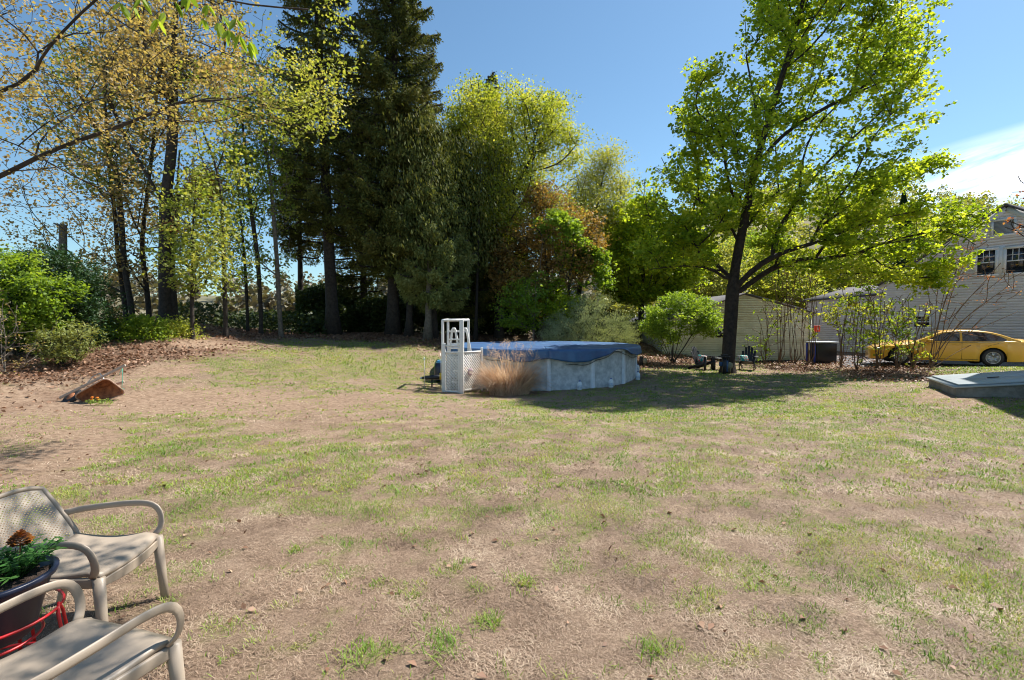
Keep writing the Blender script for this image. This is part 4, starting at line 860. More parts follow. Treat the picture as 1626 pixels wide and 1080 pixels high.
# foreground tree whose boughs hang over the left of the garden
b = np.array([-8.2, 5.6, float(gz(-8.2, 5.6)) - .05]); root = thing('overhanging_tree', 'near tree off to the left whose thin gold-leaved boughs hang across the sky', 'tree', b)
def Q3(l): return np.array([P(a_, b_, c_) for a_, b_, c_ in l])
limbs = [np.array([b, (-8.1, 5.6, 1.5), (-8.0, 5.7, 3.0), (-7.9, 5.8, 5), (-7.6, 5.8, 7)]),
    np.vstack([[-8.0, 5.7, 2.9], Q3([(-60, 310, 6.5), (0, 282, 6.6), (60, 248, 6.7), (120, 222, 6.8), (185, 206, 6.9), (250, 175, 7.0), (320, 150, 7.2)])]),
    np.vstack([[-8.0, 5.7, 2.9], Q3([(-40, 190, 6), (20, 222, 6.2), (70, 255, 6.4), (120, 285, 6.5), (160, 300, 6.6)])]),
    np.vstack([[-8.0, 5.7, 3.2], Q3([(0, 145, 6.0), (50, 130, 6.1), (90, 105, 6.2), (60, 60, 6.2), (0, 25, 6.1)])]),
    np.vstack([[-7.9, 5.8, 5.0], Q3([(60, -60, 6.4), (150, 10, 6.7), (215, 52, 7), (280, 85, 7.3), (350, 120, 7.6), (430, 160, 8)])]),
    np.vstack([[-7.9, 5.8, 5.2], Q3([(150, -60, 7.0), (240, 30, 7.3), (320, 70, 7.6), (420, 110, 8), (520, 130, 8.3)])]),
    np.vstack([[-7.8, 5.8, 6], Q3([(100, -120, 5.6), (250, -40, 5.6), (340, 2, 5.6), (430, 12, 5.7), (490, 15, 5.8)])]),
    np.array([[-7.8, 5.8, 6], [-5, 5.2, 6.6], [-2.5, 4.8, 6.3], [-.6, 4.5, 5.9], [.5, 4.4, 5.5]])]
c1_ = crown_pts([(-150, 340), (-150, -150), (520, -150), (545, 0), (560, 60), (540, 150), (520, 200), (430, 200), (350, 160), (300, 190), (220, 260), (160, 330), (60, 330)], 7.0, 1.5, 1500, .35, .9, 3)
c2_ = crown_pts([(330, 200), (360, 90), (500, 110), (548, 160), (500, 215), (430, 235)], 8.0, .9, 200, .3, .9, 5)
c3_ = np.stack([rng.uniform(-4.5, .6, 90), rng.uniform(3.9, 5.6, 90), rng.uniform(5.0, 6.4, 90)], 1)
c3_ = c3_[c3_[:, 2] > 1.9 + .72 * c3_[:, 1]]
sdv = np.array(sun_dir); shade_c = [np.array(p) + sdv * t_ for p, t_ in (((-2.0, 2.62, .45), 5.6), ((-2.28, 2.5, .65), 5.7), ((-1.45, 1.95, .45), 6.1), ((-1.62, 1.7, .45), 6.2), ((-2.45, 2.9, .7), 5.4), ((-1.9, 2.2, .5), 5.9), ((-2.6, 2.0, .3), 5.8))]  # added leaf clusters out of view, placed sunward to dapple the patio chairs
c4_ = np.concatenate([c_ + rng.normal(0, .12, (9, 3)) for c_ in shade_c])
Pn, par, nt_ = grow(limbs, np.vstack([c1_, c2_, c3_, c4_]), .25, .2, .3)
m_, Qn, r_, par, cnt = wood(Pn, par, nt_, .065, .003, .62, 6, lambda q: np.where(np.arange(len(q)) < 24, .15, .009))
m_.build('trunk', M['bark'], root, smooth=True, world=True)
c = leafpos(Qn, par, cnt, nt_, 21000, .14, .7, 10, sub=5); c = c[(c[:, 2] > 2.2)]; c = np.vstack([c] + [c_ + rng.normal(0, .15, (170, 3)) for c_ in shade_c]); upx, upy = to_px(c); k = rng.random(len(c)) < np.where(upy > 230, .35, 1.0); c = c[k]
upx, upy = to_px(c); gsel = (upx > 330) & (upx + (rng.random(len(c)) - .5) * 120 > 400)
MB().add(*leaf_quads(c[~gsel], .048, .75)).build('crown', M['gold'], root, world=True)
o_ = MB().add(*leaf_quads(c[gsel], .05, .75)).build('crown', M['goldgreen'], root, world=True); o_['label'] = 'yellow-green outer crown'
# bright compound leaves hanging at the very top
hk = MB(); m2 = MB(); hkl = []; hb = thing('hickory_bough', 'bough with big bright green drooping leaflets at the top edge, left of the spruces', 'bough', P(300, -90, 4.6))
m2.tube(Q3([(120, -160, 4.6), (220, -60, 4.6), (330, -25, 4.6), (400, 0, 4.7)]), [.02, .014, .01, .005], 6)
for (px, py, s_) in ((190, 4, 1), (212, 10, .8), (250, 30, 1), (262, 20, .8), (278, 2, .9), (322, 30, .7), (330, 8, .8), (345, 36, 1), (362, 48, 1), (380, 55, 1.1), (395, 66, 1.1), (355, 25, .8), (225, -5, 1), (300, -8, 1), (375, 30, .9)):
    hk = MB(); hkl.append(hk); p0 = P(px, py, 4.6 + rng.uniform(-.2, .2)); m2.tube([p0 + (0, 0, .16), p0 + (.01, 0, .06), p0], [.003, .002, .002], 4)
    for k in range(5):
        a = rng.uniform(0, 6.28); dr = np.array([math.cos(a) * .6 + .1, math.sin(a) * .6, -.9]); dr /= np.linalg.norm(dr); sdv = np.cross(dr, (rng.normal(), rng.normal(), .2)); sdv /= np.linalg.norm(sdv)
        l_ = .12 * s_; hk.add([p0, p0 + dr * l_ * .4 + sdv * .022 * s_, p0 + dr * l_ * .75 + sdv * .018 * s_ - (0, 0, .004), p0 + dr * l_ * 1.1 - (0, 0, .01), p0 + dr * l_ * .75 - sdv * .018 * s_ - (0, 0, .004), p0 + dr * l_ * .4 - sdv * .022 * s_], [[0, 1, 2, 3, 4, 5]])
m2.build('twig', M['bark'], hb, world=True); [h_.build('leaflet_cluster', M['bright'], hb, world=True) for h_ in hkl]

# ------------------------------------------------------------------ pool
PC = np.array([1.13, 18.8, -.52]); PR = 3.4; PT = .74
pool = thing('swimming_pool', 'round above-ground pool with mottled grey wall in the middle of the lawn', 'pool', PC)
M['poolwall'] = mat('pool_wall', (.66, .68, .69), .5, col2=(.36, .39, .41), nscale=5, ndetail=8)
M['poolpost'] = mat('pool_post', (.76, .79, .82), .45, noise=.15)
H_ = PT - PC[2]; m_ = MB(); m_.lathe([(PR, 0), (PR, .03), (PR + .015, .05), (PR, .07), (PR, H_)], n=120); m_.build('wall', M['poolwall'], pool, smooth=True)
m_ = MB(); m_.lathe([(PR - .08, H_ + .0), (PR + .1, H_ + .0), (PR + .12, H_ - .04), (PR + .1, H_ - .06)], n=90); m_.build('top_rail', M['poolpost'], pool, smooth=True)
for i in range(15):
    a = math.radians(24 * i); d = np.array([math.sin(a), -math.cos(a), 0]); s_ = np.array([math.cos(a), math.sin(a), 0]); w = .075
    q = [(-w, 0), (-w * .8, .05), (w * .8, .05), (w, 0)]; V = []
    for zz in (0, H_ - .065): V += [d * (PR + .002 + o) + s_ * k + np.array([0, 0, zz]) for k, o in q]
    m_ = MB(); m_.add(V, [[0, 4, 5, 1], [1, 5, 6, 2], [2, 6, 7, 3], [3, 2, 1, 0]]); m_.build('upright', M['poolpost'], pool)
M['tarp'] = mat('tarp', (.02, .115, .27), .5, spec=1.0, col2=(.012, .06, .19), nscale=2.2, bump=.25, bscale=6)
na_, th = 180, np.linspace(0, 2 * math.pi, 181)
rr_ = np.linspace(0, 1, 26) ** .8; g_ = []
for r in rr_:
    R_ = (PR + .13) * r; w = fbm(R_ * np.cos(th) * 1.1 + 9, R_ * np.sin(th) * 1.1, 4, 4); z = H_ + .035 - .05 * (1 - r ** 6) + (w - .5) * .10 * (1 - r ** 8)
    g_.append(np.stack([R_ * np.sin(th), -R_ * np.cos(th), z], 1))
sk = .10 + .10 * fbm(th * 3, th * 0, 2, 6) + .15 * np.exp(-((th - .26) / .22) ** 2) + .12 * np.exp(-((th - 6.05) / .25) ** 2) + .09 * np.exp(-((th - 1.0) / .18) ** 2) + .12 * np.abs(np.sin(th * 2.7 + 1)) ** 2 - .13 * np.exp(-((th - .72) / .12) ** 2)
sk[-1] = sk[0]; fold = np.sin(th * 46 + 5 * np.sin(th * 5)) * .5 + (fbm(th * 22, th * 0, 2, 9) - .5)
fold[-1] = fold[0]
for k in (.12, .3, .5, .7, .85, 1.0):
    R_ = PR + .15 + (.07 * fold + .02) * k + .02 * k; g_.append(np.stack([R_ * np.sin(th), -R_ * np.cos(th), H_ + .03 - sk * k], 1))
cov = thing('pool_cover', 'blue winter tarpaulin stretched over the pool with a scalloped skirt', 'pool cover', PC)
m_ = MB(); m_.grid(np.array(g_)); m_.build('tarpaulin', M['tarp'], cov, smooth=True, solid=.006)
t2 = np.linspace(.15, 5.9, 260); zz = H_ - np.interp(t2, th, sk) - .03 - .05 * np.abs(np.sin(t2 * 14)); m_ = MB(); m_.tube(np.stack([(PR + .07) * np.sin(t2), -(PR + .07) * np.cos(t2), zz], 1), .009, 5); m_.build('cable', M['black'], cov)
# weight jugs
M['jug'] = mat('jug_plastic', (.80, .87, .92), .3, noise=.1); M['juglabel'] = mat('jug_label', (.35, .50, .70), .4, col2=(.7, .75, .8), nscale=30)
def jug(px, py, label):
    z_ = -.46
    for _ in range(6): Y = 1.0; Y = (CAMZ - z_) / ((py - HZ) / F0); z_ = float(gz((px - CX) / F0 * Y, Y))
    x = (px - CX) / F0 * Y; d = np.array([x, Y]) - PC[:2]; n_ = np.linalg.norm(d)
    if n_ < PR + .16: d = d / n_ * (PR + .16); x, Y = PC[0] + d[0], PC[1] + d[1]
    r_ = thing('water_jug', label, 'jug', (x, Y, float(gz(x, Y)) - .01), 0, 'jugs standing round the pool')
    m_ = MB(); m_.lathe([(0, 0), (.07, 0), (.078, .012), (.078, .19), (.06, .235), (.026, .268), (.026, .28), (0, .28)], n=16); m_.build('bottle', M['jug'], r_, smooth=True)
    m_ = MB(); m_.lathe([(.0785, .06), (.080, .062), (.080, .15), (.0785, .152)], n=16); m_.build('sticker', M['juglabel'], r_)
    m_ = MB(); m_.lathe([(.03, .268), (.03, .298), (0, .298)], n=12); m_.build('cap', mat('cap_blue', (.05, .1, .4), .4), r_)
    m_ = MB(); m_.tube([(.0, .03, .27), (.03, .07, .26), (.035, .085, .22), (.03, .078, .18)], .009, 6); m_.build('grip', M['jug'], r_, smooth=True)
jug(907, 616, 'leftmost water jug against the pool wall, next to the dead reeds'); jug(967, 615, 'water jug between the two middle pool uprights')
jug(993, 603, 'water jug near the right end of the pool wall'); jug(1010, 591, 'rightmost water jug, standing clear of the pool')

# ladder and lattice gate
def Z(px, py, Y): return P(px, py, Y)
lad = thing('pool_ladder', 'white A-frame pool ladder with tall handrails at the left end of the pool', 'ladder', Z(720, 612, 15.9))
gf = -.46; m_ = MB(); tz = float(P(702, 509, 15.0)[2])
def post(mb, x, Y, z0, z1, w=.07): mb.box((x, Y, (z0 + z1) / 2), (w, w, z1 - z0))
xa, xb, xc = P(703, 560, 15.2)[0], P(732, 560, 15.1)[0], P(711.5, 560, 16.3)[0]
for (x, Y, w) in ((xa, 15.2, .075), (xb, 15.1, .085), (xc, 16.3, .07), (xb + .12, 16.3, .07)):
    o_ = MB(); post(o_, x, Y, gf - .05, tz - (.0 if Y < 16 else -.03), w); o_.build('rail_post', M['white_vinyl'], lad, world=True, bevel=.01)
for (a, b, r) in (((xa, 15.2, tz), (xb, 15.1, tz + .01), .035), ((xc, 16.3, tz + .03), (xb + .12, 16.3, tz + .03), .035), ((xa, 15.2, tz), (xc, 16.3, tz + .03), .04), ((xb, 15.1, tz), (xb + .12, 16.3, tz + .03), .04), ((xc, 16.3, tz - .35), (xb + .12, 16.3, tz - .35), .03)):
    o_ = MB(); o_.tube([a, b], r, 10); o_.build('handrail', M['white_vinyl'], lad, world=True, smooth=True)
zt = float(P(720, 522, 15.7)[2]); zf = float(P(720, 558, 15.7)[2])
for (pa, pm, pb, Y) in ((714, 720.5, 729, 15.7), (735, 738.5, 747, 15.75)):
    o_ = MB(); a, t_, b = P(pa, 540, Y)[0], P(pm, 540, Y)[0], P(pb, 540, Y)[0]; o_.tube([(a - .03, Y, gf), (a, Y, zf), (t_ - .05, Y, zt - .04), (t_ - .02, Y, zt), (t_ + .03, Y, zt), (t_ + .05, Y, zt - .04), (b, Y, zf), (b + .03, Y + .1, gf)], .036, 8); o_.build('side_frame', M['white_vinyl'], lad, world=True, smooth=True)
for i, py in enumerate((539, 546, 553, 572, 590, 607)):
    o_ = MB(); z_ = float(P(720, py, 15.72)[2]); o_.box(((P(717, 540, 15.7)[0] + P(744, 540, 15.7)[0]) / 2 - (.12 if py < 560 else 0), 15.72, z_), ((.42 if py < 560 else .5), .16, .045)); o_.build('step', M['white_vinyl'], lad, world=True, bevel=.008)
gate = thing('lattice_fence', 'white lattice enclosure round the pool ladder with corner posts', 'fence', (xb, 14.9, gf))
def lattice(a, b, z0, z1, name='lattice'):
    a = np.array(a, float); b = np.array(b, float); ln = np.linalg.norm(b - a); d = (b - a) / ln; nn = np.array([d[1], -d[0]]); hh = z1 - z0; mb = MB(); sp = .092; w = .03
    for k, sg in enumerate((1, -1)):
        n = int((ln + hh) / sp) + 1
        for i in range(1, n):
            c = i * sp; u0, u1 = max(0, c - hh), min(ln, c)
            if u1 - u0 < .02: continue
            q = [(u0, c - u0), (u1, c - u1)]; q = [(u_, v_ if sg > 0 else hh - v_) for u_, v_ in q]
            p = [np.array([*(a + d * u_ + nn * (.006 if sg > 0 else -.002)), z0 + v_]) for u_, v_ in q]; mb.bar(p[0], p[1], .006, w, up=(nn[0], nn[1], 0)) if False else mb.bar(p[0], p[1], w, .006, up=(nn[0], nn[1], 0))
    return mb.build(name, M['white_vinyl'], gate, world=True)
pL = np.array([P(704.5, 560, 15.0)[0], 15.0]); pCn = np.array([P(733, 560, 14.88)[0], 14.88]); pR = np.array([P(765, 560, 15.62)[0], 15.62]); zt1 = float(P(733, 560, 14.9)[2])
lattice(pL, pCn, gf - .02, zt1); lattice(pCn, pR, gf + .02, zt1)
for (p, z1, w) in ((pL, float(P(704, 545, 15)[2]), .10), (pCn, tz + .02, .11), (pR, zt1 + .12, .07), (np.array([pCn[0] - .09, 14.9]), zt1, .06)):
    o_ = MB(); post(o_, p[0], p[1], gf - .06, z1, w); o_.build('post', M['white_vinyl'], gate, world=True, bevel=.008)
for (a, b, z_) in ((pL, pCn, zt1), (pL, pCn, zt1 + .2), (pL, pCn, gf), (pCn, pR, zt1), (pCn, pR, gf + .03)):
    o_ = MB(); o_.bar((*a, z_), (*b, z_), .045, .05); o_.build('rail', M['white_vinyl'], gate, world=True)
dm = P(747, 590.5, 15.13); r_ = thing('wall_ornament', 'round purple-grey disc hanging on the right lattice panel', 'ornament', dm); ax = np.array([pR[1] - pCn[1], -(pR[0] - pCn[0]), 0]); ax /= np.linalg.norm(ax)
m_ = MB(); m_.lathe([(0, .02), (.10, .018), (.115, .006), (.115, -.006), (0, -.006)], n=24, axis=ax); m_.build('disc', mat('purple_disc', (.36, .27, .36), .6, noise=.3, nscale=14), r_)
m_ = MB()
for i in range(4): s_ = -.06 + i * .04; w = math.sqrt(.1 ** 2 - s_ ** 2); sx = np.cross(ax, (0, 0, 1)); m_.bar(ax * .022 + sx * -w + np.array([0, 0, s_]), ax * .022 + sx * w + np.array([0, 0, s_]), .008, .012)
m_.build('stripes', mat('cream_stripe', (.7, .62, .55), .6), r_)
# pump tub, pipe, float and stake left of the ladder
tb = P(690, 585, 16.6); tb[2] = gz(tb[0], tb[1]); tb[0] += .22; r_ = thing('filter_tank', 'navy pool filter tank with a light blue top left of the ladder', 'filter tank', tb); M['navy'] = mat('navy_plastic', (.012, .02, .05), .35)
m_ = MB(); m_.lathe([(0, .02), (.2, .02), (.22, .06), (.235, .45), (.2, .58), (.1, .64), (0, .65)], n=24); m_.build('tank', M['navy'], r_, smooth=True)
m_ = MB(); m_.lathe([(.16, .6), (.17, .64), (.1, .70), (0, .71)], n=20); m_.build('lid', mat('light_blue', (.10, .35, .62), .4), r_, smooth=True); m_ = MB(); m_.tube([(.05, -.1, .68), (-.1, -.2, .74), (-.18, -.15, .6), (-.2, -.1, .4)], .018, 6); m_.build('hose', mat('green_hose', (.08, .25, .1), .5), r_, smooth=True)
pp = P(683, 590, 15.6); pp[2] = gz(pp[0], pp[1]) + .30; r_ = thing('corrugated_pipe', 'short black pipe sticking out left below the filter tank', 'pipe', pp); m_ = MB(); m_.tube([(.5, .1, -.02), (.2, .03, .0), (-.12, 0, -.02), (-.2, 0, -.025), (-.26, 0, -.03)], [.075, .075, .07, .045, .03], 12); m_.build('pipe', M['black'], r_, smooth=True); m_ = MB(); m_.tube([(-.26, 0, -.03), (-.3, 0, -.032)], [.032, .03], 10); m_.build('cap', mat('cap_grey', (.4, .5, .6), .4), r_)
for dx in (.05, .42): m_ = MB(); m_.box((dx, .03, -.2), (.04, .04, .34)); m_.build('leg', M['black'], r_)
yy0 = P(699.5, 598, 15.35); r_ = thing('rain_gauge', 'yellow tube on a thin stake at the left post of the lattice', 'gauge', (yy0[0], yy0[1], float(gz(yy0[0], yy0[1])))); m_ = MB(); m_.tube([(0, 0, 0), (0, 0, 1.1)], .006, 6); m_.build('stake', M['steel'], r_); m_ = MB(); m_.lathe([(0, .30), (.03, .30), (.033, .50), (0, .50)], n=12); m_.build('tube', mat('yellow_plastic', (.62, .42, .03), .4), r_)
yy0 = G(673.5, 15.2); r_ = thing('garden_spinner', 'thin clear stake with a small spinner in the grass left of the ladder', 'spinner', yy0); m_ = MB(); m_.tube([(0, 0, 0), (0, 0, .95)], .008, 6); m_.build('stake', mat('clear_rod', (.6, .6, .58), .3), r_)
m_ = MB()
for a in range(4): q = a * math.pi / 2; m_.add([(0, -.01, .9), (.05 * math.cos(q), -.01, .9 + .05 * math.sin(q)), (.035 * math.cos(q + .7), -.03, .9 + .035 * math.sin(q + .7))], [[0, 1, 2]])
m_.build('vanes', mat('spinner_blue', (.35, .55, .6), .4), r_)

# dry ornamental grass
gb_ = P(808, 621, 14.75); gb_[2] = float(gz(gb_[0], 14.75)); r_ = thing('ornamental_grass', 'big tan clump of dried reed grass in front of the pool', 'grass clump', gb_)
M['reed'] = leafmat('dry_reed', [(.34, .21, .13), (.60, .42, .28), (.74, .56, .40), (.84, .70, .54)], .35, big=3, tint=(1.25, 1.15, .95, 1))
def reeds(n, hmin, hmax, spread, w, bendk, rad0):
    az = rng.uniform(0, 6.28, n); r0 = rng.random(n) ** .5 * rad0; b0 = np.stack([np.cos(az) * r0 * 1.35, np.sin(az) * r0 * .8, np.zeros(n)], 1); h = rng.uniform(hmin, hmax, n)
    az2 = az + rng.normal(0, .7, n); out = spread * rng.random(n) ** .7; d = np.stack([np.cos(az2) * 1.2, np.sin(az2) * .75, np.zeros(n)], 1); s_ = np.linspace(0, 1, 7)
    bend = bendk * rng.uniform(.2, 1.2, n); p = b0[:, None] + d[:, None] * (out[:, None, None] * s_[None, :, None] ** 1.6) ; p[:, :, 2] += h[:, None] * (s_ - bend[:, None] * s_ ** 3.2)
    p += rng.normal(0, .012, p.shape) * s_[None, :, None]
    sx = rng.normal(0, 1, (n, 3)); sx[:, 2] = 0; sx /= np.linalg.norm(sx, axis=1)[:, None]; ww = w * (1 - s_ * .75)[None, :, None]; V = np.stack([p - sx[:, None] * ww, p + sx[:, None] * ww], 2).reshape(n, -1, 3)
    k = np.arange(n)[:, None, None] * 14; i = np.arange(6)[None, :, None] * 2; f = k + i + np.array([0, 1, 3, 2])[None, None]; return V.reshape(-1, 3), f.reshape(-1, 4), p
m_ = MB(); V, f, _p = reeds(1150, .55, 1.35, .8, .012, .5, .42); m_.add(V, f); V, f, _p = reeds(600, .4, 1.1, .95, .014, .7, .42); m_.add(V, f); m_.build('blades', M['reed'], r_)
V, f, p_ = reeds(40, 1.2, 1.85, .42, .008, .12, .3); m_ = MB(); m_.add(V, f); V2, f2, p2 = reeds(60, .9, 1.35, .8, .005, .35, .3); m_.add(V2, f2); tips = np.concatenate([p_[:, -1], p2[:, -1]]); c = np.repeat(tips, 26, 0) + rng.normal(0, 1, (len(tips) * 26, 3)) * np.array([.035, .035, .06]); m_.add(*leaf_quads(c, .045, .25)); m_.build('plumes', M['reed'], r_)

# ------------------------------------------------------------------ wheelbarrow lying on its side
M['rust'] = mat('rusty_steel', (.52, .21, .09), .85, col2=(.22, .08, .04), nscale=9, ndetail=8, bump=.4, bscale=40); M['oldwood'] = mat('weathered_wood', (.50, .42, .35), .8, noise=.3, nscale=12)
wbY = 10.0
for _ in range(400):
    q = P(131, 637, wbY)
    if q[2] < float(gz(q[0], wbY)): break
    wbY += .01
print('WBY', wbY)
o0 = P(88, 629, wbY); o1 = P(205, 577, wbY + .1); Lx = (o1 - o0) / np.linalg.norm(o1 - o0); Nn = np.array([.30, -.74, -.58]); Nn -= Lx * (Nn @ Lx); Nn /= np.linalg.norm(Nn); Sx = np.cross(Lx, Nn); Sx = Sx if Sx[2] < 0 else -Sx
wb = thing('wheelbarrow', 'rusty wheelbarrow tipped on its side on the bare soil', 'wheelbarrow', (o0[0] + .7, wbY, float(gz(o0[0] + .7, wbY))))
def wp(l, s_, n): return o0 + Lx * l + Sx * s_ + Nn * n           # along handles, downwards, out of the tray
def ring_(l0, l1, s0, s1, n_, rad, k=5, tip=0):
    pts = []
    for (cl, cs, a0) in ((l1 - rad, s1 - rad, 0), (l0 + rad, s1 - rad, 90), (l0 + rad, s0 + rad, 180), (l1 - rad, s0 + rad, 270)):
        for i in range(k): a = math.radians(a0 + 90 * i / (k - 1)); pl_, ps_ = cl + rad * math.cos(a), cs + rad * math.sin(a); pts.append((pl_, .20 + (ps_ - .20) * (.68 + .32 * min(1, max(0, (pl_ - l0) / (l1 - l0)) * 1.3))))
    return np.array([wp(l, s_, n_ + tip * (l - l0)) for l, s_ in pts] )
levels = [(.74, 1.0, .12, .30, -.02, .07), (.70, 1.04, .09, .33, 0, .08), (.58, 1.14, .03, .39, .11, .10), (.47, 1.22, -.02, .45, .24, .10), (.45, 1.24, -.04, .47, .243, .10)]
rg = [ring_(*l[:5], l[5]) for l in levels]; gg = [np.vstack([r, r[:1]]) for r in rg]; m_ = MB(); m_.grid(np.array(gg)); nn_ = len(rg[0]); m_.add(rg[0], [list(range(nn_))]); m_.build('tray', M['rust'], wb, world=True, smooth=True, solid=.008)
m_ = MB(); m_.tube(gg[-1], .014, 6, cap=False); m_.build('rim_bead', mat('pale_rust', (.55, .36, .27), .7, noise=.4, nscale=14), wb, world=True, smooth=True)
for s_ in (.06, .34):
    m_ = MB(); m_.bar(wp(.0, s_ + (.03 if s_ < .3 else -.16), -.02), wp(1.52 if s_ < .3 else 1.2, s_ - (.03 if s_ < .3 else -.03), -.04), .035, .05); m_.build('handle', M['oldwood'], wb, world=True, bevel=.006)
wc = wp(.22, .17, .02); m_ = MB(); m_.lathe([(.09, -.035), (.15, -.045), (.19, -.03), (.2, 0), (.19, .03), (.15, .045), (.09, .035)], n=28, axis=Sx); w_ = m_.build('wheel', M['rubber'], wb, world=False, smooth=True); w_.location = wc - np.array(wb.location)
m_ = MB(); m_.lathe([(0, -.03), (.09, -.035), (.1, 0), (.09, .035), (0, .03)], n=20, axis=Sx); m_.build('rim', M['rust'], w_, smooth=True)
for s_ in (.12, .48):
    m_ = MB(); m_.tube([wp(.95, s_, -.05), wp(.78, s_, -.34), wp(.62, s_, -.34), wp(.5, s_, -.05)], .012, 6); m_.build('leg', M['steel'], wb, world=True)
m_ = MB(); m_.tube([wp(.62, .12, -.34), wp(.62, .48, -.34)], .012, 6); m_.build('brace', M['rust'], wb, world=True)
e_ = wp(1.42, .07, -.04); r_ = thing('string', 'thin green string dangling from the wheelbarrow handle', 'string', e_); m_ = MB(); m_.tube([(0, 0, 0), (.01, -.02, -.12), (0, -.02, -.3), (-.01, -.02, -.42)], .006, 5); m_.tube([(0, 0, 0), (-.04, -.02, -.08), (-.05, -.02, -.13)], .006, 5); m_.tube([(-.01, -.02, -.42), (-.04, -.02, -.46)], .006, 5); m_.tube([(-.01, -.02, -.42), (.05, -.02, -.44)], .006, 5); m_.build('cord', mat('green_string', (.10, .45, .32), .6), r_)
M['weed'] = leafmat('weed_leaf', [(.12, .22, .04), (.28, .38, .09), (.4, .45, .15)], .4); M['orangeflower'] = mat('orange_flower', (.85, .22, .01), .6)
for (a, b, lab, fl) in ((146, 628, 'marigold plant sprouting at the mouth of the wheelbarrow tray, left', 2), (158, 630, 'marigold plant sprouting in front of the wheelbarrow tray, middle', 2), (172, 626, 'small weed at the right end of the wheelbarrow tray', 0)):
    q = P(a, b, wbY - .42); q[2] = float(gz(q[0], q[1])); r_ = thing('marigold', lab, 'plant', q); c = rng.normal(0, 1, (110, 3)) * (.055, .04, .03) + (0, 0, .07); MB().add(*leaf_quads(c, .035, .4)).build('leaves', M['weed'], r_)
    for k in range(fl): m_ = MB(); m_.lathe([(0, .0), (.022, .004), (.03, .014), (.02, .024), (0, .026)], c=(rng.normal() * .05, -.01, .11 + .04 * k), n=9); m_.build('flower', M['orangeflower'], r_)

# ------------------------------------------------------------------ black garden chairs under the maple
M['poly'] = mat('dark_lumber', (.018, .016, .02), .45)
def adirondack(label, loc, rz):
    r_ = thing('adirondack_chair', label, 'garden chair', loc, rz, 'black garden chairs under the maple')
    m_ = MB()
    for i in range(6): y = .22 - i * .085; m_.box((0, y, .36 - i * .024), (.50, .075, .02), tilt=((1, 0, 0), (0, .96, .27), (0, -.27, .96)))
    m_.build('seat', M['poly'], r_)
    for i in range(5):
        k = i - 2; hh = .80 - .055 * k * k; m_ = MB(); a = np.array([k * .088, -.22, .22]); b = np.array([k * .112, -.22 - .34 * hh, .22 + .92 * hh]); m_.bar(a, b, .095, .018, up=(0, 1, .35)); m_.build('back_slat', M['poly'], r_, bevel=.004)
    for s_ in (-1, 1):
        m_ = MB(); m_.box((s_ * .33, .0, .555), (.13, .70, .022)); m_.build('armrest', M['poly'], r_, bevel=.006)
        m_ = MB(); m_.box((s_ * .27, .26, .272), (.03, .10, .545)); m_.build('front_leg', M['poly'], r_)
        m_ = MB(); m_.bar((s_ * .255, .30, .34), (s_ * .255, -.55, .03), .028, .10); m_.build('rear_leg', M['poly'], r_)
    m_ = MB(); m_.box((0, -.36, .54), (.62, .03, .07)); m_.build('back_rail', M['poly'], r_); return r_
cl_ = G(1118, 20.5); cr_ = G(1188, 20.4)
adirondack('black slatted garden chair left of the maple trunk, turned right', cl_, math.radians(-146)); adirondack('black slatted garden chair right of the maple trunk, turned towards the trunk', cr_, math.radians(148))
cm = bpy.data.materials.new('cushion_print'); cm.use_nodes = True; t = cm.node_tree; b = t.nodes['Principled BSDF']; b.inputs['Roughness'].default_value = .8; tcn = nd(t, 'ShaderNodeTexCoord'); vn = nd(t, 'ShaderNodeTexNoise'); vn.inputs['Scale'].default_value = 5.5; vn.inputs['Distortion'].default_value = 1.6; vn.inputs['Detail'].default_value = 1
rp = nd(t, 'ShaderNodeValToRGB'); rp.color_ramp.interpolation = 'CONSTANT'; e = rp.color_ramp.elements
for p_, c_ in ((.36, (.02, .32, .30)), (.5, (.75, .72, .62)), (.56, (.60, .05, .12)), (.62, (.70, .30, .10)), (.66, (.05, .25, .30))): q = e.new(p_); q.color = (*c_, 1)
e[0].color = (.75, .25, .3, 1); t.links.new(tcn.outputs['Object'], vn.inputs['Vector']); t.links.new(vn.outputs['Fac'], rp.inputs[0]); t.links.new(rp.outputs[0], b.inputs['Base Color'])
def cushion(label, loc, ex, ez):
    ex = np.array(ex, float); ex /= np.linalg.norm(ex); ez = np.array(ez, float); ez -= ex * (ez @ ex); ez /= np.linalg.norm(ez); ny = np.cross(ez, ex); r_ = thing('cushion', label, 'cushion', loc, 0, 'patterned cushions'); s_ = np.linspace(-1, 1, 13); A, B = np.meshgrid(s_, s_, indexing='ij'); th_ = .07 * np.clip((1 - A ** 4) * (1 - B ** 4), 0, 1) ** .5
    m_ = MB()
    for sg in (1, -1): m_.grid(ex * A[..., None] * .19 * (1 - .06 * B[..., None] ** 2) + ez * B[..., None] * .14 * (1 - .06 * A[..., None] ** 2) + ny * th_[..., None] * sg)
    m_.build('cover', cm, r_, smooth=True, fixn=True)
def lp(loc, rz, v): c, s_ = math.cos(rz), math.sin(rz); return np.array([loc[0] + v[0] * c - v[1] * s_, loc[1] + v[0] * s_ + v[1] * c, loc[2] + v[2]])
for (loc, rz, lab, sh) in ((cl_, math.radians(-146), 'teal floral cushion propped on the left black chair', (-.08, .0)), (cr_, math.radians(148), 'teal floral cushion propped on the right black chair', (.14, .08))):
    cc = lp(loc, rz, (sh[0], -.13 + sh[1], .46)); cushion(lab, cc, (1, -.25 if lab.find('left') > 0 else .25, -.15 if lab.find('left') > 0 else 0), (0, .35, 1))
tq = G(1141, 20.6); r_ = thing('side_table', 'small dark slatted table between the left chair and the maple trunk', 'table', tq); m_ = MB()
